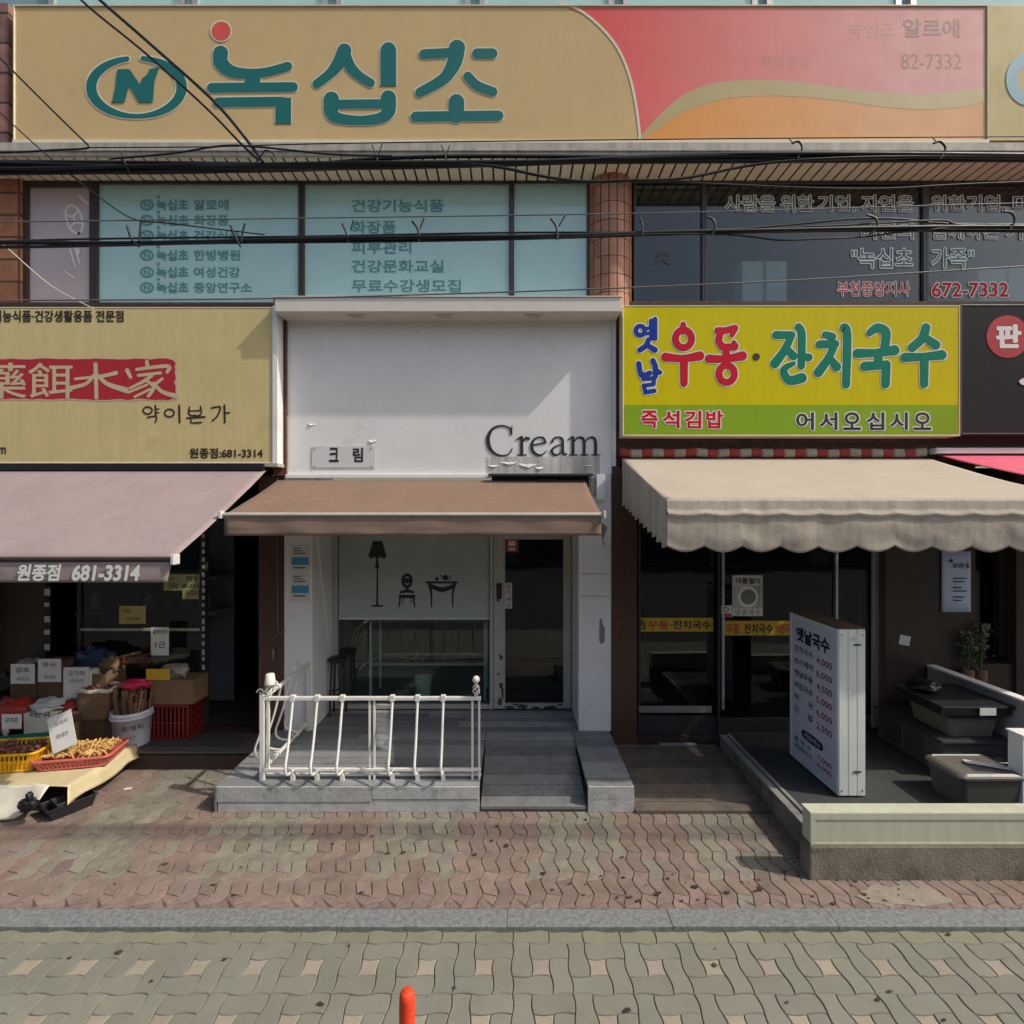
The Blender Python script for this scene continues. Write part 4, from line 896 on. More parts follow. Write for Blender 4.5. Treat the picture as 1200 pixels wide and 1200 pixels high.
# the old striped valance bunched over the canvas
def strip(a, b):
    x = rx0-.03+(4.33-rx0)*a; return (x, F-.055-.012*math.sin(b*math.pi)+.012*noise.noise(Vector((x*7, b, 2))), 3.155-.085*b+.012*noise.noise(Vector((x*5, 1, 7))))
nst = 28
for q, m_ in ((0, 'red_cloth'), (1, 'pale_cloth')):
    mb = MB()
    for k in range(nst):
        if k % 2 != q: continue
        mb.grid(lambda a, b, k=k: strip((k+a)/nst, b), 6, 5)
    mb.build('striped_valance', M[m_], A3, solid=.004)
A4 = awning('awning', 'bright pink awning of the next shop, at the right edge', 4.42, 8.4, F-.03, 3.10, 4.05, 2.72, M['hot_pink'], seed=20)
mb = MB(); mb.box(4.36, 8.4, F-.11, F-.01, 3.10, 3.16); mb.build('cassette', M['plastic_white'], A4, bevel=.006)

# ------------------------------------------------------------------ decks, ramp, railing
def planks_y(mb, x0, x1, y0, y1, z, pw=.125, t=.028, gap=.011, slope=None):       # boards run along x
    y = y0
    while y < y1-.01:
        e = min(y+pw, y1); zz0 = z(y) if callable(z) else z; zz1 = z(e) if callable(z) else z
        xs = [x0]
        if x1-x0 > 1.6: xs.append(x0+(x1-x0)*random.uniform(.35, .65))
        xs.append(x1)
        for a, b in zip(xs, xs[1:]):
            v = [(a+.001, y, zz0-t), (b-.001, y, zz0-t), (b-.001, e-gap, zz1-t), (a+.001, e-gap, zz1-t)]
            mb.add(v+[(p[0], p[1], p[2]+t) for p in v], [(0,3,2,1),(4,5,6,7),(0,1,5,4),(1,2,6,5),(2,3,7,6),(3,0,4,7)])
        y = e
DX0, DX1, DF = -2.46, -.272, 4.28
dk = thing('wooden_deck', 'grey painted wooden deck with white railing in front of the white shop', 'deck', ((DX0+DX1)/2, 5, 0))
mb = MB(); planks_y(mb, DX0, DX1, DF+.0, F, .215); planks_y(mb, X(366, F)+.003, X(678, F)-.003, F+.001, DY-.045, .2); planks_y(mb, DX1+.003, .66, 5.05, F-.002, .2)
mb.build('boards', M['deck'], dk, bevel=.003)
mb = MB(); mb.box(DX0, -1.17, DF-.022, DF-.002, .085, .212); mb.box(-1.166, DX1, DF-.022, DF-.002, .11, .212); mb.box(DX0+.01, DX1, DF-.016, DF-.001, .0, .081); mb.box(-1.166, DX1, DF-.0165, DF-.0012, .081, .107)
mb.build('front_board', M['deck_front'], dk, bevel=.003)
mb = MB(); mb.box(DX0-.018, DX0-.001, DF-.02, F-.02, 0, .212); mb.build('side_board', M['deck'], dk, bevel=.003)
rp = thing('wooden_ramp', 'dark grey wooden ramp leading up to the shop door', 'ramp', (.18, 4.6, 0))
mb = MB(); planks_y(mb, -.262, .622, 4.27, 5.04, lambda y: .045+(y-4.27)/(5.05-4.27)*.155, .13, gap=.016); mb.build('boards', M['ramp'], rp, bevel=.003)
mb = MB(); mb.box(-.262, .622, 4.272, 4.29, 0, .016); mb.build('front_edge', M['dark_steel'], rp)
st = thing('wooden_step', 'grey wooden step block between the ramp and the restaurant deck', 'step', (.83, 4.8, 0))
mb = MB(); planks_y(mb, .632, 1.018, 4.285, F-.012, .215, .14); mb.build('boards', M['deck'], st, bevel=.003)
mb = MB(); mb.box(.632, 1.018, 4.262, 4.282, .10, .212); mb.box(.632, 1.018, 4.262, 4.282, .0, .097); mb.box(1.001, 1.018, 4.284, F-.012, 0, .185); mb.build('front_board', M['deck_front'], st, bevel=.003)
bd = thing('wooden_deck', 'worn brown wooden deck in front of the restaurant doors', 'deck', (1.58, 4.8, 0))
mb = MB(); planks_y(mb, 1.024, 2.145, 4.24, 5.37, lambda y: .03+(y-4.24)*.035, .135, gap=.015); mb.build('boards', M['brown_deck'], bd, bevel=.003)

# railing
RY, RX0, RX1 = 4.37, -2.128, -.31
rl = thing('railing', 'white wrought iron railing with bellied bars on the grey deck', 'railing', ((RX0+RX1)/2, RY, .215))
zb, ztp = .215, .925
mb = MB(); mb.box(RX0-.02, RX1+.045, RY-.016, RY+.016, ztp-.03, ztp); mb.build('top_rail', M['white_metal'], rl, bevel=.004)
mb = MB(); mb.box(RX0-.02, RX1+.045, RY-.014, RY+.014, zb+.075, zb+.10); mb.build('bottom_rail', M['white_metal'], rl, bevel=.004)
mb = MB(); mb.box(RX0-.02, RX1+.045, RY+.03, RY+.05, zb+.012, zb+.036); mb.build('bottom_rail', M['white_metal'], rl, bevel=.004)
mb = MB(); mb.box(RX0-.02, RX0+.02, RY-.02, RY+.02, zb, ztp+.02); mb.box(RX0+.035, RX0+.06, RY-.012, RY+.012, zb+.1, ztp-.03); mb.build('post', M['white_metal'], rl, bevel=.004)
for xx in (X(433, RY), X(438.5, RY), X(553.5, RY), X(561.5, RY)):
    mb = MB(); mb.box(xx-.009, xx+.009, RY-.009+.004, RY+.013, zb, ztp-.03); mb.build('post', M['white_metal'], rl, bevel=.003)
def belly(cx, cy, dx, dy):                   # bar bulging along (dx,dy)
    prof = [(0, ztp-.015), (.03, ztp-.12), (.075, ztp-.3), (.125, ztp-.45), (.15, zb+.19), (.145, zb+.13), (.115, zb+.10), (.06, zb+.088), (.0, zb+.086)]
    pts = [Vector((d, z, 0)) for d, z in prof]
    sp_, _ = smooth_path([(d, z) for d, z in prof], [1]*len(prof), 5)
    return [(cx+dx*q.x, cy+dy*q.x, q.y) for q in sp_]
for px in (343.5, 372, 401.5, 460, 489.5, 519.5):
    xx = X(px, RY); mb = MB(); mb.tube(belly(xx, RY, 0, -1), .0115, 8); mb.box(xx-.019, xx+.019, RY-.021, RY+.021, ztp-.036, ztp+.012); mb.box(xx-.016, xx+.016, RY-.02, RY+.02, zb+.0, zb+.052); mb.box(xx-.006, xx+.006, RY-.02, RY+.0, zb+.05, zb+.1)
    mb.build('baluster', M['white_metal'], rl)
# side rail back to the pilaster
SX = RX0
mb = MB(); mb.box(SX-.014, SX+.014, RY+.021, F-.002, ztp-.03, ztp); mb.build('top_rail', M['white_metal'], rl, bevel=.004)
mb = MB(); mb.box(SX-.014, SX+.014, RY+.021, F-.002, zb+.075, zb+.10); mb.build('bottom_rail', M['white_metal'], rl, bevel=.004)
mb = MB(); mb.box(SX-.016, SX+.016, F-.04, F-.003, zb, ztp-.031); mb.build('post', M['white_metal'], rl, bevel=.004)
for yy in (RY+.17, RY+.37, RY+.57, RY+.77):
    mb = MB(); mb.tube(belly(SX, yy, -1, 0), .0105, 8); mb.build('baluster', M['white_metal'], rl)
def scroll(cx, cy, cz, r, s):                # a small spiral
    return [(cx+s*r*(1-k/16)*math.cos(k*.45), cy, cz+r*(1-k/16)*math.sin(k*.45)) for k in range(15)]
for yy in (RY+.17, RY+.57, RY+.77):
    mb = MB(); mb.tube(scroll(SX+.02, yy, ztp+.05, .032, 1), .006, 6); mb.tube(scroll(SX-.02, yy+.02, ztp+.045, .026, -1), .006, 6); mb.build('scroll', M['white_metal'], rl)
    mb = MB(); mb.tube(scroll(SX+.03, yy, zb+.13, .04, 1), .007, 6); mb.build('scroll', M['white_metal'], rl)
def cage(mb, cx, cy, cz, h, r):
    for a in range(4):
        mb.tube([(cx+r*math.sin(math.pi*t)*math.cos(a*math.pi/2+t*4.5), cy+r*math.sin(math.pi*t)*math.sin(a*math.pi/2+t*4.5), cz+h*t) for t in [k/14 for k in range(15)]], .006, 6)
fx = RX0+.055
mb = MB(); cage(mb, fx-.005, RY, ztp, .10, .032); f_ = mb.build('finial', M['white_metal'], rl)
mb = MB(); mb.tube(scroll(fx-.07, RY, ztp+.035, .035, -1), .007, 6); mb.tube(scroll(fx+.06, RY, ztp+.075, .035, 1), .007, 6); mb.tube([(fx-.04, RY, ztp+.05), (fx, RY, ztp+.04), (fx+.03, RY, ztp+.08)], .007, 6); mb.build('scroll', M['white_metal'], f_)
mb = MB(); mb.lathe([(.03, .10), (.043, .10), (.046, .115), (.043, .13), (.036, .19), (.03, .195), (.01, .197)], (fx+.008, RY, ztp), 20); mb.build('cup', M['white_metal'], f_)
fx = X(558, RY)
mb = MB(); cage(mb, fx, RY, ztp, .115, .03); f_ = mb.build('finial', M['white_metal'], rl)
mb = MB(); mb.lathe([(.032*math.sin(R(a)), .145-.032*math.cos(R(a))) for a in range(5, 180, 14)], (fx, RY, ztp), 18); mb.build('ball', M['white_metal'], f_)

# conduit on the red brown pier
mb = MB(); mb.tube([P(325, 560, F-.012), P(325.5, 735, F-.012), P(327, 742, F-.012), P(334, 740, F-.012)], .006, 6); mb.tube([P(321, 752, F-.015), P(323, 745, F-.015), P(332, 740, F-.015)], .005, 6); mb.tube([P(321, 760, F-.012), P(312, 772, F-.012), P(305, 780, F-.012), P(304, 800, F-.012)], .005, 6)
mb.lathe([(.008, 0), (.016, .01), (.016, .1), (.008, .11)], (X(321, F), F-.018, Z(772, F)), 10)
tag(mb.build('power_cord', M['wire_grey'], None, origin=(X(325, F), F, 1)), 'thin grey cord with inline plug hanging on the red brown pier', 'cord')

# ------------------------------------------------------------------ restaurant front
RS = thing('shop_front', 'dark sliding glass doors of the noodle restaurant under the cream awning', 'shop front', (X(890, F), F+.15, 0))
QY = F+.14
def sdoor(x0, x1, zb_, yq, fw, low):
    mb = MB(); zt_ = 2.6
    mb.box(x0, x0+fw, yq-.02, yq+.02, zb_, zt_); mb.box(x1-fw, x1, yq-.02, yq+.02, zb_, zt_); mb.box(x0+fw, x1-fw, yq-.02, yq+.02, zb_, zb_+low); mb.box(x0+fw, x1-fw, yq-.02, yq+.02, zt_-.06, zt_)
    d = mb.build('sliding_door', M['dark_steel'], RS, bevel=.003); pn = MB(); pn.box(x0+fw, x1-fw, yq-.004, yq+.004, zb_+low, zt_-.06); pn.build('pane', GLD, d); return d
d1 = sdoor(X(747, QY), X(843, QY), .12, QY, .03, .19); d2 = sdoor(X(839, QY), X(975, QY), .12, QY-.045, .022, .19); d3 = sdoor(X(972, QY), X(1034, QY), .12, QY, .03, .19)
mb = MB(); mb.box(X(843, QY), X(846, QY), QY-.069, QY-.0655, .4, 2.55); mb.build('strip', M['alu'], d2)
mb = MB(); mb.box(X(975, QY), X(977.5, QY), QY-.069, QY-.03, .4, 2.55); mb.build('strip', M['alu'], d2)
mb = MB(); mb.box(X(1019, QY), X(1030, QY), QY-.05, QY-.0205, .2, 2.6); mb.build('strip', M['alu'], d3)
mb = MB(); mb.box(X(746, F), X(1037, F), QY-.075, QY+.06, .03, .118); mb.build('threshold', M['step_brown'], RS)
for a, b in ((772, 816), (861, 907)):
    mb = MB(); mb.box(X(a, F-.03), X(b, F-.03), F-.05, F-.01, .045, .085); mb.build('door_stop', M['sill_stone'], RS)
mb = MB(); mb.box(X(748, QY), X(833, QY), QY-.027, QY-.0245, Z(834, QY), Z(826, QY)); mb.build('kick_strip', M['sill_stone'], d1)
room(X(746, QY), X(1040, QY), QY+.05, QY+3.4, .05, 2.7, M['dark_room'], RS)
# banner stickers
def strip_sticker(x0, y0, x1, y1, yq, items, parent):
    mb = MB(); mb.box(X(x0, yq), X(x1, yq), yq-.0035, yq-.001, Z(y1, yq), Z(y0, yq)); s_ = mb.build('sticker', M['sticker_yellow'], parent)
    for t_, bx, m_ in items: mb = MB(); text(mb, t_, bx, yq-.005, .03); mb.build('lettering', M[m_], parent)
strip_sticker(747.5, 724, 835.5, 740, QY-.006, [('옛날', (750, 726, 757, 738), 'dark_ink'), ('우동', (759, 727, 784, 737.5), 'sticker_red'), ('·잔치국수', (786, 727, 833, 737.5), 'dark_ink')], d1)
strip_sticker(846, 727.5, 932, 744.5, QY-.05, [('우동', (851, 731, 867, 742.5), 'sticker_red'), ('잔치국수', (872, 731, 906, 742.5), 'dark_ink'), ('비빔국수', (909, 731, 931, 742.5), 'sticker_red')], d2)
t = thing('poster', 'black and white poster with a round bowl picture on the restaurant door', 'poster', P(876, 722, QY-.055))
PY = QY-.0515
mb = MB(); mb.box(X(858, PY), X(894, PY), PY, PY+.002, Z(722, PY), Z(674, PY)); mb.build('sheet', M['grey_plaster'], t)
mb = MB(); mb.box(X(858.5, PY), X(893.5, PY), PY-.0015, PY-.0005, Z(686, PY), Z(675, PY)); mb.box(X(858.5, PY), X(893.5, PY), PY-.0015, PY-.0005, Z(721.5, PY), Z(713, PY)); mb.build('white_band', M['paper'], t)
strokes(MB(), [('disc', 876.5, 699.5, 12)], (0, 0, 1), PY-.001).build('bowl_print', M['pale_ink'], t)
strokes(MB(), [('disc', 877, 699.5, 9)], (0, 0, 1), PY-.002).build('noodle_print', M['scar'], t)
mb = MB(); text(mb, '여름별미', (862, 677, 891, 684.5), PY-.002, .03); text(mb, '냉 콩 국 수', (862, 714.5, 891, 720.5), PY-.002, .0); mb.build('lettering', M['dark_ink'], t)
t = thing('notice', 'small red and white sticker beside the bowl poster on the restaurant door', 'sticker', P(851, 723, QY-.05))
mb = MB(); mb.box(X(845, PY), X(858, PY)-.002, PY, PY+.002, Z(723.5, PY), Z(709.5, PY)); mb.build('sheet', M['paper'], t)
mb = MB(); mb.box(X(845, PY), X(857, PY), PY-.0015, PY-.0005, Z(723.5, PY), Z(719, PY)); strokes(mb, [('ring', 851, 714.5, 2.6, 2.6, 1.2)], (0, 0, 1), PY-.001); mb.build('print', M['sticker_red'], t)

# terrace with its stone sill, plinth and panel box
TX = 2.15
tc = thing('terrace', 'dark tiled terrace of the restaurant on a stained concrete plinth', 'terrace', (4.2, 4.4, 0))
mb = MB(); mb.box(TX+.10, 9, 3.60, F-.012, .0, .20); mb.build('floor', M['terrace'], tc)
mb = MB(); mb.box(TX, TX+.098, 3.66, 5.3, 0, .19); mb.build('edge', M['concrete'], tc, bevel=.008)
mb = MB(); mb.box(TX-.01, TX+.05, 3.68, 5.28, .1905, .205); mb.box(TX+.065, TX+.096, 3.68, 5.28, .1905, .215); mb.build('sill', M['sill_stone'], tc, bevel=.003)
mb = MB(); mb.box(2.02, 9, 3.475, 3.598, -.01, .232); mb.build('plinth', M['concrete'], tc, bevel=.012)
pb = thing('panel_box', 'pale green cladding box lying along the concrete plinth edge', 'parapet', (5, 3.55, .233))
mb = MB(); mb.box(2.035, 9, 3.488, 3.592, .234, .448); mb.build('panel', M['panel_green'], pb, bevel=.005)
mb = MB(); mb.box(2.03, 9, 3.482, 3.487, .405, .452); mb.box(2.03, 9, 3.482, 3.487, .234, .25); mb.box(2.03, 2.062, 3.482, 3.487, .2505, .4045); mb.box(2.03, 9, 3.487, 3.597, .4485, .4545); mb.build('trim', M['panel_green'], pb, bevel=.002)
# side partition and white post
pt = thing('partition_wall', 'low white partition wall running out from the facade beside the plastic tubs', 'wall', (4.4, 4.9, .2))
mb = MB(); mb.box(4.345, 4.42, 4.15, F-.014, .2, .885); mb.build('panel', M['partition'], pt, bevel=.004); mb = MB(); mb.box(4.335, 4.43, 4.14, F-.014, .8855, .905); mb.build('cap', M['white_paint'], pt, bevel=.003)
pp = thing('post', 'short white square post on the terrace at the right edge', 'post', (4.02, 4.0, .2))
mb = MB(); mb.box(3.94, 4.06, 3.95, 4.07, .2, .765); mb.build('shaft', M['white_paint'], pp, bevel=.004); mb = MB(); mb.box(3.93, 4.07, 3.94, 4.08, .7655, .78); mb.build('cap', M['white_paint'], pp, bevel=.003)
# dark window right of the pier with shelves, plants
mb = MB(); mb.box(X(1142, F), X(1190, F), F+.2, F+.21, .95, 2.98); mb.build('pane', GLD, RS)
mb = MB(); mb.box(X(1142, F), X(1190, F), F+.02, F+.35, 0, .9); mb.build('low_wall', M['granite_dark'], RS)
mb = MB(); mb.box(X(1184, F), X(1190, F), F+.12, F+.19, .95, 2.98); mb.build('window_frame', M['brown_frame'], RS)
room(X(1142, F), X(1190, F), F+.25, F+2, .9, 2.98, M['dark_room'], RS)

# menu light box
mx0, mx1, my0, my1, mz0, mz1 = 2.625, 2.85, 4.12, 4.84, .215, 1.555
ms = thing('menu_sign', 'free standing white menu box listing dishes and prices on the terrace', 'sign', ((mx0+mx1)/2, (my0+my1)/2, .2))
mb = MB()
for a, b in ((mx0+.006, mx0+.078), (mx0+.081, mx0+.150), (mx0+.153, mx1-.006)): mb.box(a, b, my0, my1, mz0, mz1)
mb.build('cabinet', M['lightbox_white'], ms, bevel=.004)
mb = MB(); mb.box(mx0-.002, mx0+.0055, my0+.004, my0+.034, mz0+.002, mz1-.002); mb.box(mx0-.002, mx0+.0055, my1-.034, my1-.004, mz0+.002, mz1-.002); mb.box(mx0-.002, mx0+.0055, my0+.0345, my1-.0345, mz1-.034, mz1-.002); mb.box(mx0-.002, mx0+.0055, my0+.0345, my1-.0345, mz0+.002, mz0+.032); mb.build('frame', M['lightbox_white'], ms, bevel=.002)
mb = MB(); mb.box(mx0+.001, mx0+.0055, my0+.035, my1-.035, mz0+.033, mz1-.035); mb.build('face', M['lightbox_face'], ms)
mb = MB(); mb.box(mx0+.006, mx1-.006, my0+.001, my1-.001, mz1+.0005, mz1+.012); mb.build('lid', M['cardboard_dark'], ms)
for zz in (mz0+.19, mz1-.13): mb = MB(); mb.box(mx0+.125, mx0+.18, my0-.006, my0-.0005, zz, zz+.012); mb.build('latch', M['dark_steel'], ms)
mb = MB(); mb.box(mx0+.095, mx0+.135, my0-.002, my0-.0004, mz1-.09, mz1-.06); mb.build('label_plate', M['grey_plaster'], ms)
mb = MB()
for a in (mx0+.03, mx1-.03):
    for zz in (mz0+.04, mz1-.05): mb.lathe([(.006, 0), (.006, .006)], (a, my0-.001, zz), 8)
mb.build('screw', M['dark_steel'], ms)
for yy in (my0+.08, my1-.08): mb = MB(); mb.box(mx0+.02, mx1-.02, yy-.03, yy+.03, .2, mz0); mb.build('foot', M['black_plastic'], ms)
def side(mb, body, u0, u1, z0, z1, bold=.02):       # u: from the far edge, 0..1
    ww = my1-my0-.07; base = my1-.035
    maptext(mb, body, lambda a, b: (mx0-.0006, base-(u0*ww+a), z0+b), (u1-u0)*ww, z1-z0, bold, (-1, 0, 0))
a_, b_ = MB(), MB()
side(a_, '옛날국수', .12, .88, 1.315, 1.45, .045)
for i, (n_, p_) in enumerate((('잔치국수', '4,000'), ('손수제비', '6,000'), ('옛날우동', '4,500'), ('비빔국수', '5,000'), ('떡     국', '6,000'), ('김     밥', '2,500'))):
    z0 = 1.215-i*.112
    side(a_, n_, .07, .52, z0, z0+.06, .015); side(b_, p_, .60, .93, z0-.025, z0+.04, .01)
side(a_, '콩 국 수', .07, .48, .39, .435, .01); side(a_, '냉모밀국수', .07, .50, .325, .37, .01); side(b_, '7,000', .62, .92, .375, .42, .01); side(b_, '6,000', .62, .92, .31, .355, .01)
a_.build('lettering', M['navy_ink'], ms); b_.build('price_lettering', M['price_red'], ms)
ov = MB(); ww = my1-my0-.07; cyv, czv = my1-.035-.5*ww, .505
ov.add([(mx0-.0005, cyv-(.13*max(-1, min(1, 1.35*math.cos(t)))+.03*math.cos(t)), czv+.042*math.sin(t)) for t in [2*math.pi*k/32 for k in range(32)]], [tuple(range(32))]); ov.build('oval', M['navy_ink'], ms)
mb = MB(); maptext(mb, '계절메뉴', lambda a, b: (mx0-.0012, cyv+.12-a, czv-.022+b), .24, .044, .02); mb.build('lettering', M['white_ink'], ms)

# things on the terrace
t = thing('steel_cabinet', 'long low dark cabinet against the partition, under the plastic tubs', 'cabinet', (4.0, 4.75, .2))
mb = MB(); mb.box(3.72, 4.32, 4.42, 5.2, .22, .50); mb.build('cabinet_body', M['cabinet'], t, bevel=.006)
mb = MB(); mb.box(3.70, 4.33, 4.40, 5.22, .501, .525); mb.build('worktop', M['dark_steel'], t, bevel=.004)
for yy in (4.63, 4.9): mb = MB(); mb.box(3.712, 3.7195, yy, yy+.2, .25, .47); mb.build('door_panel', M['dark_steel'], t, bevel=.003)
def tub(name, label, cx, cy, z0, w_, d_, h_, m, lidm, rz=0, lid_h=.03):
    t = thing(name, label, 'plastic tub', (cx, cy, z0)); t.rotation_euler.z = 0
    def ring(f, z): return [(cx+x*f*math.cos(rz)-y*f*math.sin(rz), cy+x*f*math.sin(rz)+y*f*math.cos(rz), z) for x, y in rr]
    rr = []
    for sx, sy, a0 in ((1, 1, 0), (-1, 1, 90), (-1, -1, 180), (1, -1, 270)):
        for k in range(5):
            a = R(a0+k*22.5); rr.append((sx*(w_/2-.04)+.04*math.cos(a), sy*(d_/2-.04)+.04*math.sin(a)))
    n = len(rr); mb = MB(); lv = [ring(.86, z0), ring(.98, z0+h_*.92), ring(1.0, z0+h_*.93), ring(1.0, z0+h_), ring(.95, z0+h_), ring(.83, z0+.01)]
    mb.add([q for l in lv for q in l], [(i*n+k, i*n+(k+1) % n, (i+1)*n+(k+1) % n, (i+1)*n+k) for i in range(len(lv)-1) for k in range(n)]+[tuple(range(n-1, -1, -1)), tuple(range((len(lv)-1)*n, len(lv)*n))])
    mb.build('tub_body', m, t)
    mb = MB(); lv = [ring(1.04, z0+h_*.95), ring(1.05, z0+h_+.005), ring(1.0, z0+h_+lid_h*.6), ring(.9, z0+h_+lid_h), ring(.86, z0+h_+lid_h*.75)]
    mb.add([q for l in lv for q in l], [(i*n+k, i*n+(k+1) % n, (i+1)*n+(k+1) % n, (i+1)*n+k) for i in range(len(lv)-1) for k in range(n)]+[tuple(range((len(lv)-1)*n, len(lv)*n))])
    mb.build('lid', lidm, t); return t
D('clear_plastic', (.15, .14, .125), .3, .1, 5)
tub('plastic_tub', 'smoky plastic tub under a big black lid on the low cabinet', 4.05, 4.72, .526, .44, .50, .17, M['clear_plastic'], M['grey_plastic'])
t = thing('black_tray', 'large black rectangular lid tray lying on top of the smoky tub', 'tray', (4.0, 4.7, .728))
mb = MB(); mb.box(3.72, 4.32, 4.42, 4.98, .73, .80); mb.build('tray_body', M['black_plastic'], t, bevel=.015); mb = MB(); mb.box(3.70, 4.335, 4.40, 5.0, .8005, .825); mb.build('rim', M['black_plastic'], t, bevel=.008)
mb = MB(); mb.box(4.02, 4.16, 4.3975, 4.3995, .752, .815); mb.build('label', M['paper'], t)
t = tub('plastic_tub', 'grey plastic tub with a paper strip on its lid, front of the terrace', 3.72, 4.13, .2, .50, .36, .24, M['grey_plastic'], M['clear_plastic'])
mb = MB(); mb.obox((3.80, 4.10, .4755), (1, -.5, 0), (.5, 1, 0), (0, 0, 1), .14, .03, .003); mb.build('paper_strip', M['paper'], t)
t = thing('bucket', 'dark bucket with a wire handle between the low cabinet and the front tub', 'bucket', (4.12, 4.28, .2))
mb = MB(); mb.lathe([(.09, 0), (.115, .20), (.122, .20), (.122, .215), (.112, .215), (.088, .01)], (4.12, 4.27, .201), 22); mb.build('bucket_body', M['black_plastic'], t)
mb = MB(); mb.tube([(4.12+.118*math.cos(R(a)), 4.27-.05*math.sin(R(a)), .41+.02*math.sin(R(a))) for a in range(0, 181, 15)], .004, 6); mb.build('handle', M['alu'], t)
t = thing('plastic_bag', 'crumpled dark bag lying on the black tray lid', 'bag', (3.88, 4.8, .826)); crumple(MB(), (3.88, 4.82, .87), .12, .12, .05, 51, .4).build('film', M['black_bag'], t)
t = thing('notice', 'long pale blue paper menu hanging on the dark pier beside the white partition', 'notice', P(1120, 717, F-.02))
mb = MB(); mb.grid(lambda a, b: (X(1103+34*a, F-.02), F-.025-.012*math.sin(a*3.1), Z(646+71*b, F-.02)), 8, 4); mb.build('sheet', M['paper_blue'], t, solid=.002)
mb = MB(); yq = F-.044
text(mb, '오시는 길', (1117, 659, 1136, 666), yq, .03); strokes(mb, [('disc', 1115, 657, 2)], (0, 0, 1), yq)
for k, y in enumerate((677, 681, 688, 692, 699, 703)): mb.box(X(1117, yq), X(1133-3*(k % 3), yq), yq-.001, yq, Z(y+1.2, yq), Z(y, yq))
mb.build('lettering', M['navy_ink'], t)
t = thing('notice', 'small square white card on the dark pier below the pale blue menu', 'notice', P(1059, 756, F-.012))
mb = MB(); mb.obox((X(1059, F), F-.012, Z(750, F)), (1, 0, -.2), (.2, 0, 1), (0, -1, 0), .055, .05, .004); mb.build('sheet', M['plastic_white'], t)
# potted flowers beside the side window
random.seed(21)
for q, (px, lab, hh) in enumerate(((1132, 'tall dried stems in a narrow vase by the side window, nearer the pale blue menu', .42), (1147, 'leafy arrangement with dull dried blooms in a vase by the side window', .5))):
    cx, cy, cz = X(px, F-.06), F-.08, .906 if 0 else .60
    t = thing('potted_plant', lab, 'plant', (cx, cy, cz))
    mb = MB(); mb.lathe([(.03, 0), (.05, .04), (.055, .26), (.045, .28), (.04, .27)], (cx, cy, cz), 14); mb.build('vase', M['pot'], t)
    mb = MB()
    for k in range(9): mb.tube([(cx, cy, cz+.25), (cx+random.uniform(-.05, .05), cy+random.uniform(-.04, .04), cz+.25+hh*random.uniform(.5, 1))], .004, 5)
    mb.build('stem', M['leaf_green'], t)
    mb = MB()
    for k in range(130):
        p = Vector((cx+random.gauss(0, .04), cy+random.gauss(0, .03), cz+.25+hh*random.uniform(.25, 1))); a = Vector((random.gauss(0, 1), random.gauss(0, 1), random.gauss(0, 1))).normalized(); b = a.orthogonal().normalized(); s_ = random.uniform(.012, .028)
        mb.add([p-a*s_, p+b*s_*.5, p+a*s_, p-b*s_*.5], [(0, 1, 2, 3)])
    mb.build('leaves', M['leaf_green'], t)
    mb = MB()
    for k in range(26 if q else 10):
        p = Vector((cx+random.gauss(0, .03), cy-.03+random.gauss(0, .02), cz+.25+hh*random.uniform(.5, 1)))
        for j in range(5):
            a = Vector((math.cos(j*1.26), random.uniform(-.5, 0), math.sin(j*1.26))); mb.add([p, p+a*.014+Vector((.006, 0, .004)), p+a*.024, p+a*.014-Vector((.006, 0, .004))], [(0, 1, 2, 3)])
    mb.build('blossom', M['petal'], t)
t = thing('stand', 'narrow dark shelf stand carrying the two vases by the side window', 'stand', (X(1140, F), F-.08, .2))
mb = MB(); mb.box(X(1122, F), X(1158, F), F-.17, F-.014, .575, .599); mb.build('top', M['cabinet'], t)
for a in (X(1124, F), X(1156, F)): mb = MB(); mb.box(a-.015, a+.015, F-.16, F-.02, .2, .5745); mb.build('leg', M['cabinet'], t)

# ------------------------------------------------------------------ left shop
LS = thing('shop_front', 'dark open shop front with glass partition behind the grocery boxes', 'shop front', (-4, F, 0))
mb = MB(); mb.box(-7.5, -2.67, 4.99, F+.3, 0, .155); mb.box(-7.5, DX0-.03, 4.97, 4.989, 0, .14); mb.build('step', M['step_brown'], LS, bevel=.006)
mb = MB(); mb.box(-7.5, DX0-.03, 4.96, F-.005, .156, .18); mb.build('floor', M['floor_dark'], LS, bevel=.003)
mb = MB(); mb.box(-3.75, -2.68, 5.05, 5.34, .1805, .186); mb.build('mat', M['terrace'], LS, bevel=.002)
GY = 5.55
mb = MB(); mb.box(-5.60, -5.04, GY-.02, GY+.04, .18, 2.9); mb.box(X(92, GY), X(96, GY), GY-.02, GY+.03, .18, 2.9); mb.box(X(236, GY), X(243, GY), GY-.03, GY+.03, .18, 2.9); mb.box(-5.04, X(92, GY), GY-.01, GY+.02, .18, .7); fr_ = mb.build('partition_frame', M['brown_frame'], LS)
mb = MB(); mb.box(X(96, GY), X(236, GY), GY, GY+.008, .18, 2.9); mb.build('pane', GLD, fr_)
mb = MB(); mb.box(X(95, GY), X(236, GY), GY-.018, GY-.002, Z(739, GY), Z(736, GY)); mb.build('rail', M['fascia'], fr_)
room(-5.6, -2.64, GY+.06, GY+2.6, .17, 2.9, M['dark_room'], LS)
mb = MB(); mb.box(-5.0, -3.4, GY+.3, GY+.7, 1.32, 1.36); mb.box(-5.0, -3.4, GY+.3, GY+.7, 1.72, 1.76); mb.box(-5.0, -3.4, GY+.7, GY+.73, .2, 2.4); mb.build('shelf', M['grey_room'], LS)
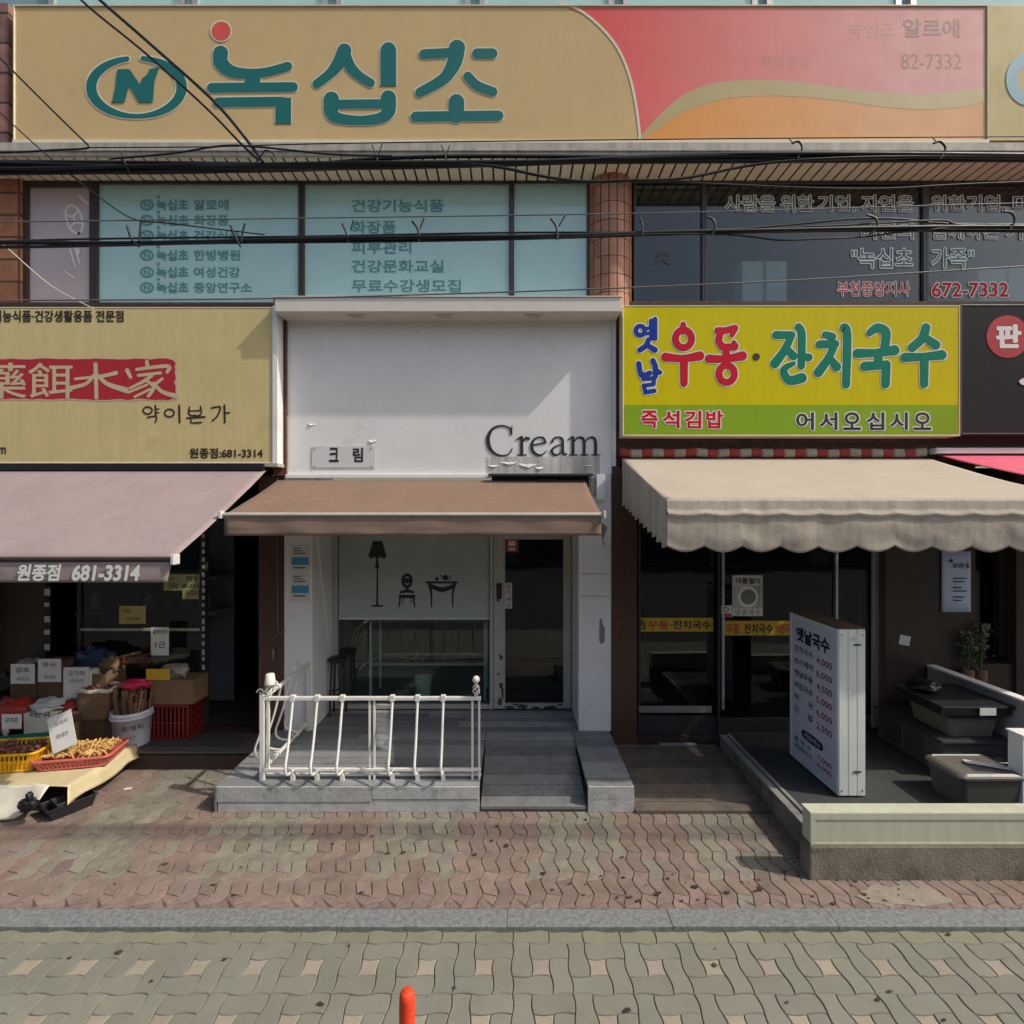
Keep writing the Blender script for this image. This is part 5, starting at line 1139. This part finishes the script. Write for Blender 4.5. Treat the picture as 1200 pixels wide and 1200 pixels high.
# goods on the inner shelf
for k in range(7):
    x = -4.85+k*.21; hgt = (.22, .16, .28, .2, .25, .15, .24)[k]
    if k in (3,): pass
    mb = MB(); mb.lathe([(.05, 0), (.062, .02), (.06, hgt*.75), (.035, hgt*.85), (.035, hgt)], (x, GY+.42, 1.361), 14)
    tag(mb.build('jar', M[('film_grey', 'kraft', 'grey_room')[k % 3]], None, origin=(x, GY+.42, 1.361)), ('jar on the shelf behind the left shop glass'), 'jar', 'jars on the shelf behind the glass')
# strips of pale squares with a faint emission
for nm, px, ys, wd, lab in (('led_strip', 238.5, list(range(617, 800, 9)), 1.5, 'vertical strip of small bright lights beside the dark doorway'), ('led_strip', 55.5, [690, 706, 722, 738, 755], 3.4, 'column of five pale square lights at the left of the dark partition')):
    yq = GY-.034 if px > 100 else GY-.03
    t = thing(nm, lab, 'light strip', P(px, ys[-1]+6, yq))
    mb = MB(); mb.box(X(px-wd-.3, yq), X(px+wd+.3, yq), yq+.001, yq+.004, Z(ys[-1]+8, yq), Z(ys[0]-4, yq)); mb.build('backing', M['black_plastic'], t)
    mb = MB(); random.seed(2)
    for y in ys: mb.box(X(px-wd, yq), X(px+wd*random.uniform(.6, 1), yq), yq-.002, yq, Z(y+(6.5 if wd < 2 else 8)*random.uniform(.6, 1), yq), Z(y, yq))
    mb.build('lamp', M['led'], t)
# notes on the glass
def note(px0, py0, px1, py1, yq, m, lab, lines, tilt=0):
    t = thing('note', lab, 'note', P((px0+px1)/2, py1, yq))
    mb = MB(); mb.box(X(px0, yq), X(px1, yq), yq-.003, yq-.001, Z(py1, yq), Z(py0, yq)); mb.build('sheet', M[m], t)
    mb = MB()
    for s_, bx in lines: text(mb, s_, bx, yq-.0045, .015)
    if lines: mb.build('lettering', M['dark_ink'], t)
    return t
GQ = GY-.004
D('paper_green', (.40, .42, .22), .8, .08, 5)
note(192, 673, 234, 692, GQ, 'paper_green', 'wide pale green note on the glass under the pink awning tip', [('국산', (195, 675, 204, 681)), ('전문점', (218, 675, 231, 681)), ('건재상', (197, 683, 209, 690)), ('681-3314', (213, 684, 233, 689))])
note(214, 689-.5+1, 233, 702, GQ-.004, 'paper_green', 'smaller green note tucked under the wide one on the glass', [('오미자', (217, 692, 231, 698))])
note(140, 710, 171, 731, GQ, 'paper_yellow', 'square yellow note in the middle of the left shop glass', [('국산', (144, 714, 153, 718)), ('가시오가피', (148, 723, 164, 728))])
note(177, 735, 198, 768, 5.40, 'paper', 'tall white price sheet standing behind the brown carton', [('감초국산', (179, 738, 196, 743)), ('1근', (182, 752, 194, 759))])

# grocery display
BF = .186
carton('wide brown carton with a yellow card on its front, on the red crate', X(176, 5.2), X(226, 5.2), 5.2, 5.46, .545, .79, 'cardboard', tape=False, flap=0)
t = thing('note', 'yellow card stuck on the front of the wide brown carton', 'note', P(185, 797, 5.198)); mb = MB(); mb.box(X(171, 5.19), X(199, 5.19), 5.192, 5.195, Z(797, 5.19), Z(784, 5.19)); mb.build('sheet', M['sticker_yellow'], t)
def crate(name, label, x0, x1, y0, y1, z0, h, m, ribs=8, group=None, cat='crate', flare=.0):
    t = thing(name, label, cat, ((x0+x1)/2, (y0+y1)/2, z0), group); mb = MB(); w_ = .008
    mb.box(x0+.01, x1-.01, y0+.01, y1-.01, z0, z0+.012)
    for zz, hh in ((z0, .02), (z0+h-.028, .028), (z0+h*.45, .014)):
        o_ = .0 if zz == z0 else flare
        mb.box(x0-o_, x1+o_, y0-o_, y0-o_+w_, zz, zz+hh); mb.box(x0-o_, x1+o_, y1+o_-w_, y1+o_, zz, zz+hh); mb.box(x0-o_, x0-o_+w_, y0-o_+w_, y1+o_-w_, zz, zz+hh); mb.box(x1+o_-w_, x1+o_, y0-o_+w_, y1+o_-w_, zz, zz+hh)
    mb.build('rim', m, t, bevel=.003)
    mb = MB(); nx = ribs; ny = max(3, int(ribs*(y1-y0)/(x1-x0)))
    for k in range(nx+1):
        x = x0+(x1-x0-.02)*k/nx
        for yy in (y0+.0012, y1-.0072): mb.box(x, x+.02, yy, yy+.006, z0+.02, z0+h-.028)
    for k in range(ny+1):
        y = y0+.01+(y1-y0-.04)*k/ny
        for xx in (x0+.0012, x1-.0072): mb.box(xx, xx+.006, y, y+.02, z0+.02, z0+h-.028)
    mb.build('ribs', m, t); return t
crate('plastic_crate', 'dark red plastic crate under the wide brown carton', X(176, 5.22), X(222, 5.22), 5.2, 5.46, BF, .355, M['crate_red'], 9)
mb = MB()
# white bucket
bx_, by_ = X(155, 5.13), 5.13
t = thing('bucket', 'white plastic bucket with handwriting, holding a bundle of dried bark', 'bucket', (bx_, by_, .18))
mb = MB(); mb.lathe([(.145, 0), (.15, .01), (.17, .30), (.178, .30), (.18, .345), (.172, .35), (.165, .34), (.142, .02)], (bx_, by_, .181), 36); mb.build('bucket_body', M['bucket'], t)
mb = MB(); mb.lathe([(.172, .285), (.186, .288), (.186, .30), (.172, .303)], (bx_, by_, .181), 36, False); mb.build('rim', M['bucket'], t)
mb = MB()
def cyl(body, px, y0, y1, wd):
    vs, fs, x0, x1, g0, g1 = glyphs(body, 0.); out = []
    for q in vs:
        a = (px+(q[0]-x0)/(x1-x0)*wd)
        z = y0+(q[1]-g0)/(g1-g0)*(y1-y0); rr = .15+.02*(z-.18)/.3+.0035
        out.append((bx_+rr*math.sin(a), by_-rr*math.cos(a), z))
    mb.add(out, fs)
cyl('초계피', .08, .36, .415, 1.1); cyl('한단', .2, .27, .31, .6); mb.build('lettering', M['navy_ink'], t)
random.seed(9)
t = thing('bark_bundle', 'bundle of rolled brown bark sticks standing in the white bucket', 'bark', (bx_, by_, .3))
mb = MB()
for k in range(64):
    a = random.uniform(0, 6.28); r_ = .10*math.sqrt(random.random()); h_ = random.uniform(.36, .50)
    p0 = Vector((bx_+r_*math.cos(a), by_+r_*math.sin(a), .25)); lean = Vector((math.cos(a)*r_*.5+random.uniform(-.03, .03), math.sin(a)*r_*.4+random.uniform(-.02, .02), h_))
    mb.tube([p0, p0+lean*.5+Vector((random.uniform(-.01, .01),)*2+(0,)), p0+lean], random.uniform(.012, .022), 7)
mb.build('sticks', M['bark'], t)
t = thing('plastic_bag', 'crumpled bright pink plastic bag lying on the bark bundle', 'bag', (bx_, by_+.05, .74))
mb = crumple(MB(), (bx_-.02, by_+.06, .755), .15, .10, .045, 3, .5); mb.build('film', M['magenta_bag'], t)
# paper sack with white rolled rim on a brown carton
carton('brown carton under the open paper sack, beside the white bucket', X(92, 5.1), X(133, 5.1), 5.08, 5.36, BF, .42, 'cardboard_dark', tape=False)
t = thing('paper_sack', 'open brown paper sack with white rolled rim, full of dried roots', 'sack', (X(112, 5.12), 5.2, .42))
sx_, sy_ = X(112, 5.14), 5.20
mb = MB()
def sack(a, b):
    th = 2*math.pi*a; q = 4.0; c_, s_ = math.cos(th), math.sin(th); rr = 1/((abs(c_)**q+abs(s_)**q)**(1/q)); k = 1-.05*math.cos(b*6)+.05*noise.noise(Vector((c_*2, s_*2, b*3)))
    return (sx_+.17*rr*c_*k, sy_+.12*rr*s_*k, .422+.30*b)
mb.grid(sack, 40, 10); mb.build('sack_body', M['kraft'], t, solid=.004)
mb = MB(); mb.tube([(sack(k/40, 1)[0], sack(k/40, 1)[1], .715+.008*math.sin(k)) for k in range(40)], .022, 8, True); mb.build('rolled_rim', M['tarp_white'], t)
random.seed(4); mb = MB()
for k in range(80):
    p = Vector((sx_+random.uniform(-.13, .13), sy_+random.uniform(-.09, .09), .66+random.uniform(0, .06))); d = Vector((random.gauss(0, 1), random.gauss(0, 1), random.gauss(0, .4))).normalized()*.035
    mb.tube([p-d, p+d*.3+Vector((0, 0, .01)), p+d], .008, 5)
mb.build('roots', M['jujube'], t)
# row of cartons with white cards behind
for q, (a, b, h0, h1, lab, tx) in enumerate(((12, 42, 778, 801, 'low pale box with a folded white card, leftmost on the back ledge', '감초'), (44, 73, 772, 799, 'pale box with a tall white price card on the back ledge', '대추 국산'), (74, 106, 782, 803, 'pale grey carton with handwriting, rightmost on the back ledge', '오가피'))):
    yq = 5.22
    t = carton(lab, X(a, yq), X(b, yq), yq, yq+.2, .60, Z(h0+4, yq), 'cardboard_dark' if q < 2 else 'carton_pale', tape=False)
    mb = MB(); mb.box(X(a+1, yq), X(b-1, yq), yq-.005, yq-.002, Z(h1, yq), Z(h0, yq)); mb.build('card', M['paper'], t)
    mb = MB(); text(mb, tx, (a+6, h0+4, b-7, h0+10), yq-.007, .01); text(mb, '국내산', (a+7, h1-8, b-8, h1-3), yq-.007, 0); mb.build('lettering', M['dark_ink'], t)
t = thing('wooden_bench', 'low wooden bench carrying the row of pale boxes behind the baskets', 'bench', (-4.7, 5.3, .18))
mb = MB(); mb.box(-5.5, X(108, 5.2), 5.17, 5.48, .57, .598); mb.build('top', M['step_brown'], t, bevel=.004)
for a in (-5.4, -4.9, -4.35): mb = MB(); mb.box(a, a+.05, 5.2, 5.45, .18, .569); mb.build('leg', M['step_brown'], t)
t = thing('long_carton', 'long open brown carton with dark lining reaching back beside the sack', 'box', (X(120, 5.3), 5.36, .6))
mb = MB(); mb.box(X(107, 5.24), X(138, 5.4), 5.24, 5.25, .42+.18, .84); mb.box(X(138, 5.4)-.01, X(138, 5.4), 5.251, 5.52, .6, .86); mb.box(X(107, 5.24), X(138, 5.4)-.011, 5.5, 5.52, .6, .88); mb.build('carton_body', M['cardboard'], t)
t = thing('plastic_bag', 'heap of dark blue black bags behind the pale boxes', 'bag', (X(95, 5.4), 5.4, .8))
mb = MB(); crumple(mb, (X(70, 5.4), 5.40, .86), .25, .10, .10, 7, .4); crumple(mb, (X(112, 5.42), 5.42, .93), .24, .09, .13, 9, .4); mb.build('film', M['blue_bag'], t)
# lower row, on the floor behind the table
t = thing('plastic_bag', 'red brown plastic bag at the left edge behind the baskets', 'bag', (X(14, 5.08), 5.08, .3)); crumple(MB(), (X(12, 5.08), 5.1, .48), .24, .14, .16, 12, .3).build('film', M['red_bag'], t)
mb = MB(); mb.tube(scroll(X(8, 4.98), 4.965, .44, .04, 1), .008, 6); crumple(mb, (X(9, 4.98), 4.96, .40), .03, .02, .07, 2, .3); mb.build('knot', M['tarp_white'], t)
t = carton('open pale box of crumpled paper with a white card, between the bag and the sack', X(30, 5.02), X(66, 5.02), 5.0, 5.36, BF, .53, 'carton_pale', tape=False)
crumple(MB(), (X(47, 5.02), 5.14, .57), .17, .14, .05, 5, .5).build('crumpled_paper', M['plastic_white'], t)
mb = MB(); text(mb, '국내산 대추', (34, 834, 59, 841), 4.997, .01); mb.build('lettering', M['dark_ink'], t)
t = carton('dark brown carton open at the top, right of the crumpled paper box', X(67, 5.05), X(92, 5.05), 5.03, 5.36, BF, .52, 'cardboard_dark', tape=False)

D('clear_bag', (.30, .27, .23), .25, .2, 10); D('dark_slices', (.16, .09, .05), .7, .3, 20, island=.3)
for k, (c_, sz, m_, lab) in enumerate((((X(205, 5.33), 5.33, .85), (.14, .09, .07), 'clear_bag', 'bulging clear bag of sliced roots on the wide brown carton'), ((X(128, 5.36), 5.38, .90), (.10, .08, .08), 'kraft', 'brown paper packet of herbs standing in the long carton'),
        ((X(34, 5.4), 5.40, .86), (.13, .07, .10), 'clear_bag', 'clear bag leaning behind the leftmost pale boxes'), ((X(82, 5.14), 5.16, .55), (.10, .09, .05), 'red_bag', 'small red packet on the dark brown carton'), ((X(4, 5.3), 5.35, .72), (.12, .08, .12), 'black_bag', 'black bag at the far left end of the bench'))):
    t = thing('plastic_bag', lab, 'bag', (c_[0], c_[1], c_[2]-sz[2])); crumple(MB(), c_, sz[0], sz[1], sz[2], 30+k*3, .4).build('film', M[m_], t)
for k, (px, pz, m_) in enumerate(((150, .80, 'kraft'), (163, .79, 'jujube'))):
    t = thing('herb_bundle', ('pale' if k == 0 else 'reddish')+' tied bundle of dried stalks lying across the long carton', 'herbs', (X(px, 5.42), 5.42, pz+.08))
    mb = MB()
    for q in range(22): a = random.uniform(0, 6.3); rr_ = .035*math.sqrt(random.random()); mb.tube([(X(px, 5.42)-.14+random.uniform(-.02, .02), 5.42+rr_*math.cos(a), pz+.12+rr_*math.sin(a)), (X(px, 5.42)+.13+random.uniform(-.03, .03), 5.38+rr_*math.cos(a)*1.5, pz+.18+rr_*math.sin(a)*1.5)], .006, 5)
    mb.build('stalks', M[m_], t); mb = MB(); mb.tube([(X(px, 5.42), 5.40+.042*math.cos(R(b)), pz+.15+.042*math.sin(R(b))) for b in range(0, 360, 24)], .006, 5, True); mb.build('string', M['red_bag'], t)

# the low table with its tarpaulin
TZ, TXR = .235, -3.66
tb = thing('display_table', 'low table spread with a yellowish tarpaulin at the left edge', 'table', (-4.6, 4.6, 0))
mb = MB(); mb.box(-6.4, TXR-.03, 4.28, 4.97, TZ-.03, TZ-.006); mb.build('tabletop', M['step_brown'], tb)
for a in (-6.2, -5.2, -3.95):
    for b in (4.5, 4.9): mb = MB(); mb.box(a-.02, a+.02, b-.02, b+.02, 0, TZ-.03); mb.build('leg', M['step_brown'], tb)
cl_ = MB()
def tarp(a, b):
    x = -6.5+(TXR+6.5)*a; y = 4.99-(4.99-4.22)*b; z = TZ+.012*noise.noise(Vector((x*3, y*4, 2)))
    return (x, y, z)
cl_.grid(tarp, 70, 20)
def edge_r(a, b):             # hanging on the right side
    y = 4.99-(4.99-4.22)*a; z0 = tarp(1, a)[2]; return (TXR+.04*b+.02*noise.noise(Vector((y*5, b*2, 1)))*b, y-.05*b*(1 if a > .5 else .3), z0-(.12+.03*noise.noise(Vector((y*4, 0, 3))))*b)
cl_.grid(edge_r, 26, 6)
tp = cl_.build('tarpaulin', M['tarp'], None, origin=(-4.9, 4.6, TZ), solid=.004); tag(tp, 'yellowish tarpaulin draped over the low table', 'tarpaulin')
cl_ = MB()
def edge_f(a, b):
    x = -6.5+(X(58, 4.22)+6.5)*a; lim = .225*min(1, (1-a)*9+.35)
    return (x, 4.222-.10*b+.03*noise.noise(Vector((x*4, b*2, 5)))*b+.012*math.sin(x*17)*b, TZ+.014-lim*b-.012*abs(noise.noise(Vector((x*9, 0, 0))))*(b > .9)+.02*noise.noise(Vector((x*6, 3, 1)))*(1-b))
cl_.grid(edge_f, 80, 12)
o = cl_.build('plastic_sheet', M['tarp_white'], None, origin=(-4.9, 4.2, 0), solid=.003); tag(o, 'whitish plastic sheet hanging over the front of the low table', 'sheet')
# black tray under the corner of the table, black bag knot
t = thing('black_tray', 'shiny black plastic tray pushed under the corner of the low table', 'tray', (-3.72, 4.36, 0))
def otray(mb, c, ang, a, b, z0, h, fl=1.15):
    ca, sa = math.cos(ang), math.sin(ang); q = lambda x, y, z: (c[0]+x*ca-y*sa, c[1]+x*sa+y*ca, z)
    lv = [[q(x*a*k, y*b*k, z) for x, y in ((-1,-1),(1,-1),(1,1),(-1,1))] for k, z in ((.85, z0), (fl*.87, z0+h), (fl*.93, z0+h), (fl*.93, z0+h+.012), (fl*.84, z0+h+.012), (.8, z0+.015))]
    mb.add([p for l in lv for p in l], [(i*4+k, i*4+(k+1) % 4, (i+1)*4+(k+1) % 4, (i+1)*4+k) for i in range(5) for k in range(4)]+[(3, 2, 1, 0), (20, 21, 22, 23)]); return mb
otray(MB(), (X(78, 4.27), 4.29), R(58), .16, .10, .005, .085).build('tray_body', M['black_plastic'], t, bevel=.012)
otray(MB(), (X(73, 4.23), 4.24), R(58), .06, .07, .02, .095).build('divider', M['dark_steel'], t, bevel=.008)
t = thing('plastic_bag', 'small knotted black bag hanging on the whitish sheet', 'bag', (X(35, 4.08), 4.07, .2))
mb = crumple(MB(), (X(34, 4.08), 4.07, .175), .075, .05, .05, 15, .35); crumple(mb, (X(36, 4.08), 4.07, .235), .025, .025, .04, 4, .3); mb.build('film', M['black_bag'], t)
# baskets and their contents
def basket(name, label, c, ang, a, b, h, m, ribs):
    z0 = TZ+.008; t = thing(name, label, 'basket', (c[0], c[1], z0)); ca, sa = math.cos(ang), math.sin(ang)
    q = lambda x, y, z: (c[0]+x*ca-y*sa, c[1]+x*sa+y*ca, z0+z)
    def ringp(k, n=10):
        o_ = []; r_ = .05
        for sx, sy, a0 in ((1, 1, 0), (-1, 1, 90), (-1, -1, 180), (1, -1, 270)):
            for i in range(6): t_ = R(a0+i*18); o_.append((k*(sx*(a-r_)+r_*math.cos(t_)), k*(sy*(b-r_)+r_*math.sin(t_))))
        return o_
    r0, r1 = ringp(.86), ringp(1.0); mb = MB()
    for k, z, w_ in ((1.0, h-.012, .013), (.93, h*.5, .006), (.87, .01, .009)): mb.tube([q(x, y, z) for x, y in ringp(k)], w_, 8, True)
    mb.slab([q(x, y, 0)[:2] for x, y in ringp(.86)], z0+.001, z0+.008); mb.build('rim', m, t)
    mb = MB(); n = len(r0)
    per = []
    for i in range(n):
        p0, p1 = Vector(r1[i]), Vector(r1[(i+1) % n]); L_ = (p1-p0).length; k = max(1, int(L_/.035))
        for j in range(k): f = j/k; u0 = Vector(r0[i]).lerp(Vector(r0[(i+1) % n]), f); u1 = p0.lerp(p1, f); per.append((u0, u1))
    for u0, u1 in per: mb.tube([q(u0.x, u0.y, .008), q(u1.x, u1.y, h-.015)], .0075 if ribs else .006, 5)
    mb.build('ribs', m, t)
    mb = MB(); lo, hi = ringp(.84), ringp(.96)
    nn = len(lo); vs = [q(x, y, .012) for x, y in lo]+[q(x, y, h*.62) for x, y in hi]; mb.add(vs, [(i, (i+1) % nn, nn+(i+1) % nn, nn+i) for i in range(nn)]); mb.build('lining', m, t)
    return t, q
tY, qY = basket('plastic_basket', 'yellow plastic basket of dark dried fruit on the tarpaulin', (X(4, 4.55), 4.56), R(8), .36, .17, .17, M['basket_yellow'], 1)
tP, qP = basket('plastic_basket', 'red pink plastic basket of yellow root strips on the tarpaulin', (X(92, 4.62), 4.66), R(12), .30, .19, .10, M['basket_pink'], 1)
random.seed(14); mb = MB()
for k in range(150):
    p = Vector(qY(random.uniform(-.3, .3), random.uniform(-.13, .13), random.uniform(.10, .175))); crumple(mb, p, .022, .018, .014, k, .3, 7, 5)
tag(mb.build('dried_fruit', M['jujube'], None, origin=(X(4, 4.55), 4.56, TZ)), 'heap of dark dried fruit in the yellow basket', 'dried fruit', kind='stuff')
mb = MB()
for k in range(260):
    u_, v_ = random.uniform(-.22, .25), random.uniform(-.15, .15); p = Vector(qP(u_, v_, .075+.05*(1-abs(v_)/.16)*random.random()+.03)); d = Vector((random.gauss(0, 1), random.gauss(0, 1), random.gauss(0, .45))).normalized()*random.uniform(.02, .045)
    mb.tube([p-d, p+Vector((0, 0, .008)), p+d], random.uniform(.004, .008), 5)
tag(mb.build('root_strips', M['ginger'], None, origin=(X(92, 4.62), 4.66, TZ)), 'heap of yellow root strips in the red pink basket', 'dried roots', kind='stuff')
# tilted price card standing in the pink basket
t = thing('price_card', 'large white price card leaning in the red pink basket', 'card', P(68, 884, 4.5))
o_ = Vector(P(62, 884, 4.50)); uu = Vector((math.cos(R(24)), .12, math.sin(R(24)))).normalized(); vv = Vector((-.42, .25, 1.0)).normalized(); nn = uu.cross(vv)
mb = MB(); A_ = [o_, o_+uu*.21, o_+uu*.21+vv*.31, o_+vv*.31]; mb.add([p for p in A_]+[p-nn*.004 for p in A_], [(0, 1, 2, 3), (7, 6, 5, 4), (0, 4, 5, 1), (1, 5, 6, 2), (2, 6, 7, 3), (3, 7, 4, 0)]); mb.build('sheet', M['paper'], t)
mb = MB()
sd = 1 if nn.y < 0 else -1
for s_, u0, u1, v0, v1 in (('국내산', .05, .16, .105, .145), ('도라지', .06, .17, .215, .25)):
    maptext(mb, s_, lambda a, b: tuple(o_+uu*(u0+a)+vv*(v0+b)+nn*sd*.0045), u1-u0, v1-v0, .01)
mb.build('lettering', M['pale_ink'] if 0 else M['glass_ink'], t)
t = thing('price_card', 'white price card standing behind the yellow basket at the left edge', 'card', P(13, 853, 4.8)); yq = 4.8
mb = MB(); mb.box(X(2, yq), X(25, yq), yq, yq+.003, Z(854, yq), Z(837, yq)); mb.build('sheet', M['paper'], t)
mb = MB(); text(mb, '구기자', (6, 841, 21, 847), yq-.002, .02); mb.build('lettering', M['dark_ink'], t)
t = thing('plastic_tray', 'teal plastic tray behind the yellow basket', 'tray', (X(14, 4.85), 4.82, TZ))
otray(MB(), (X(16, 4.85), 4.84), R(14), .27, .09, TZ+.012, .10).build('tray_body', M['tray_green'], t, bevel=.006)
t = carton('small ochre carton behind the large white price card', X(72, 4.93), X(88, 4.93), 4.91, 4.97, .19+.06, .46, 'cardboard', tape=False)
mb = MB(); mb.obox((X(148, 4.6), 4.62, .001), (1, .3, 0), (-.3, 1, 0), (0, 0, 1), .03, .012, .006); tag(mb.build('paper_scrap', M['paper'], None, origin=(X(148, 4.6), 4.62, 0)), 'scrap of white paper on the pavement near the tarpaulin', 'litter')

# ------------------------------------------------------------------ overhead cables
CY = 2.85
def path(pts, Y=CY, dy=0, n=8):
    p, _ = smooth_path([(a, b) for a, b in pts], [1]*len(pts), n); return [P(q.x, q.y, Y+dy) for q in p]
def cable(label, pts, r, m='cable', Y=CY, hard=False, cat='cable', group='overhead cables'):
    mb = MB(); q = [P(a, b, Y) for a, b in pts] if hard else path(pts, Y)
    mb.tube(q, r, 8); o = mb.build('cable', M[m], None, origin=q[len(q)//2]); return tag(o, label, cat, group)
def bundle(label, strands, ties, Y=CY):
    t = thing('cable_bundle', label, 'cable bundle', P(600, strands[0][0][3][1], Y), 'overhead cables')
    for k, (pts, r) in enumerate(strands):
        mb = MB(); q = path(pts, Y, .012*((k % 3)-1))
        for i in range(len(q)): q[i] = (q[i][0], q[i][1]+.008*math.sin(i*.4+k), q[i][2]+.003*math.sin(i*.55+k*2))
        mb.tube(q, r, 8); mb.build('strand', M['cable'], t)
    for pts, r in ties: mb = MB(); mb.tube(path(pts, Y, -.02), r, 6); mb.build('tie', M['cable'], t)
    return t
bundle('thick black bundle of cables crossing just under the big upstairs sign', [
    ([(-700, 186), (-200, 190), (0, 191), (300, 194), (600, 189), (860, 181), (1200, 182), (1900, 186)], .0115),
    ([(-700, 190), (-200, 194), (0, 195), (300, 197), (560, 192), (870, 183), (1200, 183), (1900, 190)], .016),
    ([(-700, 196), (-200, 199), (0, 201), (200, 202), (600, 190), (900, 190), (1200, 186), (1900, 196)], .0115),
    ([(-700, 187), (-200, 189), (0, 198), (250, 193), (520, 191), (633, 206), (720, 213), (800, 208), (933, 188), (1200, 184), (1900, 184)], .008),
    ([(-700, 192), (-200, 190), (0, 190), (310, 192), (450, 187), (700, 182), (960, 187), (1200, 181), (1900, 186)], .010),
    ([(-700, 199), (-200, 200), (0, 205), (320, 199), (600, 193), (800, 186), (1000, 185), (1200, 188), (1900, 192)], .007)],
    [([(143, 178), (146, 190), (152, 202)], .005), ([(436, 170), (441, 182), (443, 195)], .004), ([(448, 168), (444, 180), (440, 190)], .003), ([(517, 170), (522, 182), (522, 193)], .004), ([(527, 170), (523, 182)], .003),
     ([(928, 168), (936, 166), (940, 174), (934, 186)], .006), ([(1094, 168), (1102, 166), (1108, 174), (1102, 186)], .006), ([(924, 162), (930, 168)], .003), ([(1092, 160), (1098, 167)], .003)])
bundle('lower black bundle of cables crossing in front of the upstairs windows', [
    ([(-700, 284), (-200, 285), (0, 284), (300, 282), (620, 276), (850, 271), (1200, 266), (1900, 268)], .011),
    ([(-700, 288), (-200, 288), (0, 288), (300, 285), (620, 279), (850, 273), (1200, 270), (1900, 272)], .008),
    ([(-700, 282), (-200, 282), (0, 282), (300, 278), (620, 272), (800, 272), (930, 262), (1050, 257), (1200, 263), (1900, 262)], .0055),
    ([(-700, 286), (-200, 287), (0, 291), (300, 284), (620, 279), (850, 275), (930, 282), (1010, 277), (1080, 270), (1200, 268), (1900, 270)], .005),
    ([(-700, 286), (-200, 287), (0, 286), (300, 284), (620, 278), (840, 270), (960, 266), (1100, 258), (1200, 266), (1900, 272)], .005)],
    [([(149, 264), (154, 280), (163, 289)], .006), ([(165, 260), (164, 272), (163, 282)], .005), ([(270, 264), (277, 280), (282, 289)], .006), ([(287, 262), (284, 274), (283, 284)], .005), ([(401, 262), (407, 276), (408, 284)], .006), ([(414, 258), (411, 270)], .004),
     ([(483, 259), (490, 270), (491, 283)], .006), ([(497, 256), (492, 268)], .004), ([(645, 256), (652, 266), (653, 281)], .006), ([(662, 253), (655, 265)], .004), ([(750, 255), (753, 266), (752, 278)], .005),
     ([(828, 254), (836, 258), (838, 268), (833, 276)], .006), ([(1016, 252), (1026, 256), (1028, 266), (1020, 274)], .006), ([(1176, 248), (1186, 250), (1189, 260), (1182, 270)], .006)])
cable('thin grey messenger wire above the lower cable bundle', [(-700, 263), (-200, 261), (0, 260), (400, 255), (800, 249), (1200, 238), (1900, 222)], .0035, 'wire_grey')
cable('thin twisted wire crossing below the upstairs windows', [(-700, 354), (-200, 353), (0, 352), (300, 350), (600, 342), (900, 330), (1200, 312), (1900, 272)], .0045, 'wire_grey')
cable('thin dark wire along the lower edge of the big upstairs sign', [(103, 173), (250, 172), (400, 168), (800, 163), (1200, 160), (1900, 156)], .003)
cable('thin dark wire sagging over the dark upstairs window', [(700, 212), (800, 214), (1010, 221), (1200, 213), (1900, 190)], .004)
cable('black cable bent back sharply near the round emblem', [(-60, 8), (0, 68), (60, 128), (98, 165), (103, 170), (100, 174), (60, 176), (0, 179), (-200, 183)], .0052)
cable('thin wire sloping across the left brick edge to the lower bundle', [(-120, 20), (0, 132), (60, 186), (110, 226), (155, 256), (200, 262), (310, 275)], .0035, Y=2.84)
cable('black drop cable coming steeply down past the emblem, the left one', [(40, -60), (95, 0), (170, 62), (240, 125), (282, 168), (303, 188)], .0062, Y=2.83)
cable('thick black drop cable coming steeply down past the emblem, the right one', [(50, -60), (117, 0), (180, 55), (250, 118), (290, 165), (308, 190)], .0085, Y=2.82)
cable('loose loop of cable branching off where the drop cables meet the bundle', [(130, 186), (200, 180), (260, 171), (300, 172), (340, 176), (390, 181), (460, 183)], .005, Y=2.81)
cable('frayed short wire end curling by the drop cables', [(300, 190), (306, 182), (312, 176), (320, 180), (324, 188)], .0035, Y=2.80)
cable('whitish wire sloping down to the top of the beige sign', [(-60, 232), (10, 292), (60, 335), (110, 362)], .005, 'wire_white', Y=4.4)

# ------------------------------------------------------------------ orange bollard
bx, byy, rb = X(477, 1.85), 1.85, .028
b = thing('bollard', 'slim orange plastic bollard on the road, its tip at the bottom edge', 'bollard', (bx, byy, RZ))
mb = MB(); mb.lathe([(rb, .04), (rb, .74), (rb*.98, .765), (rb*.85, .78), (rb*.6, .788), (.008, .79)], (bx, byy, RZ), 28); mb.build('shaft', M['bollard'], b)
mb = MB(); mb.lathe([(.10, 0), (.10, .02), (.06, .04), (.034, .055)], (bx, byy, RZ), 28); mb.build('base', M['black_plastic'], b)
for zz in (.42, .58): mb = MB(); mb.lathe([(rb+.001, 0), (rb+.0012, .07)], (bx, byy, RZ+zz), 28, False); mb.build('reflective_band', M['reflector'], b)
mb = MB(); mb.tube([(bx+.006*math.cos(R(a)), byy-.004+.006*math.sin(R(a)), RZ+.790) for a in range(0, 360, 30)], .0022, 6, True); mb.build('eyelet', M['bollard'], b)
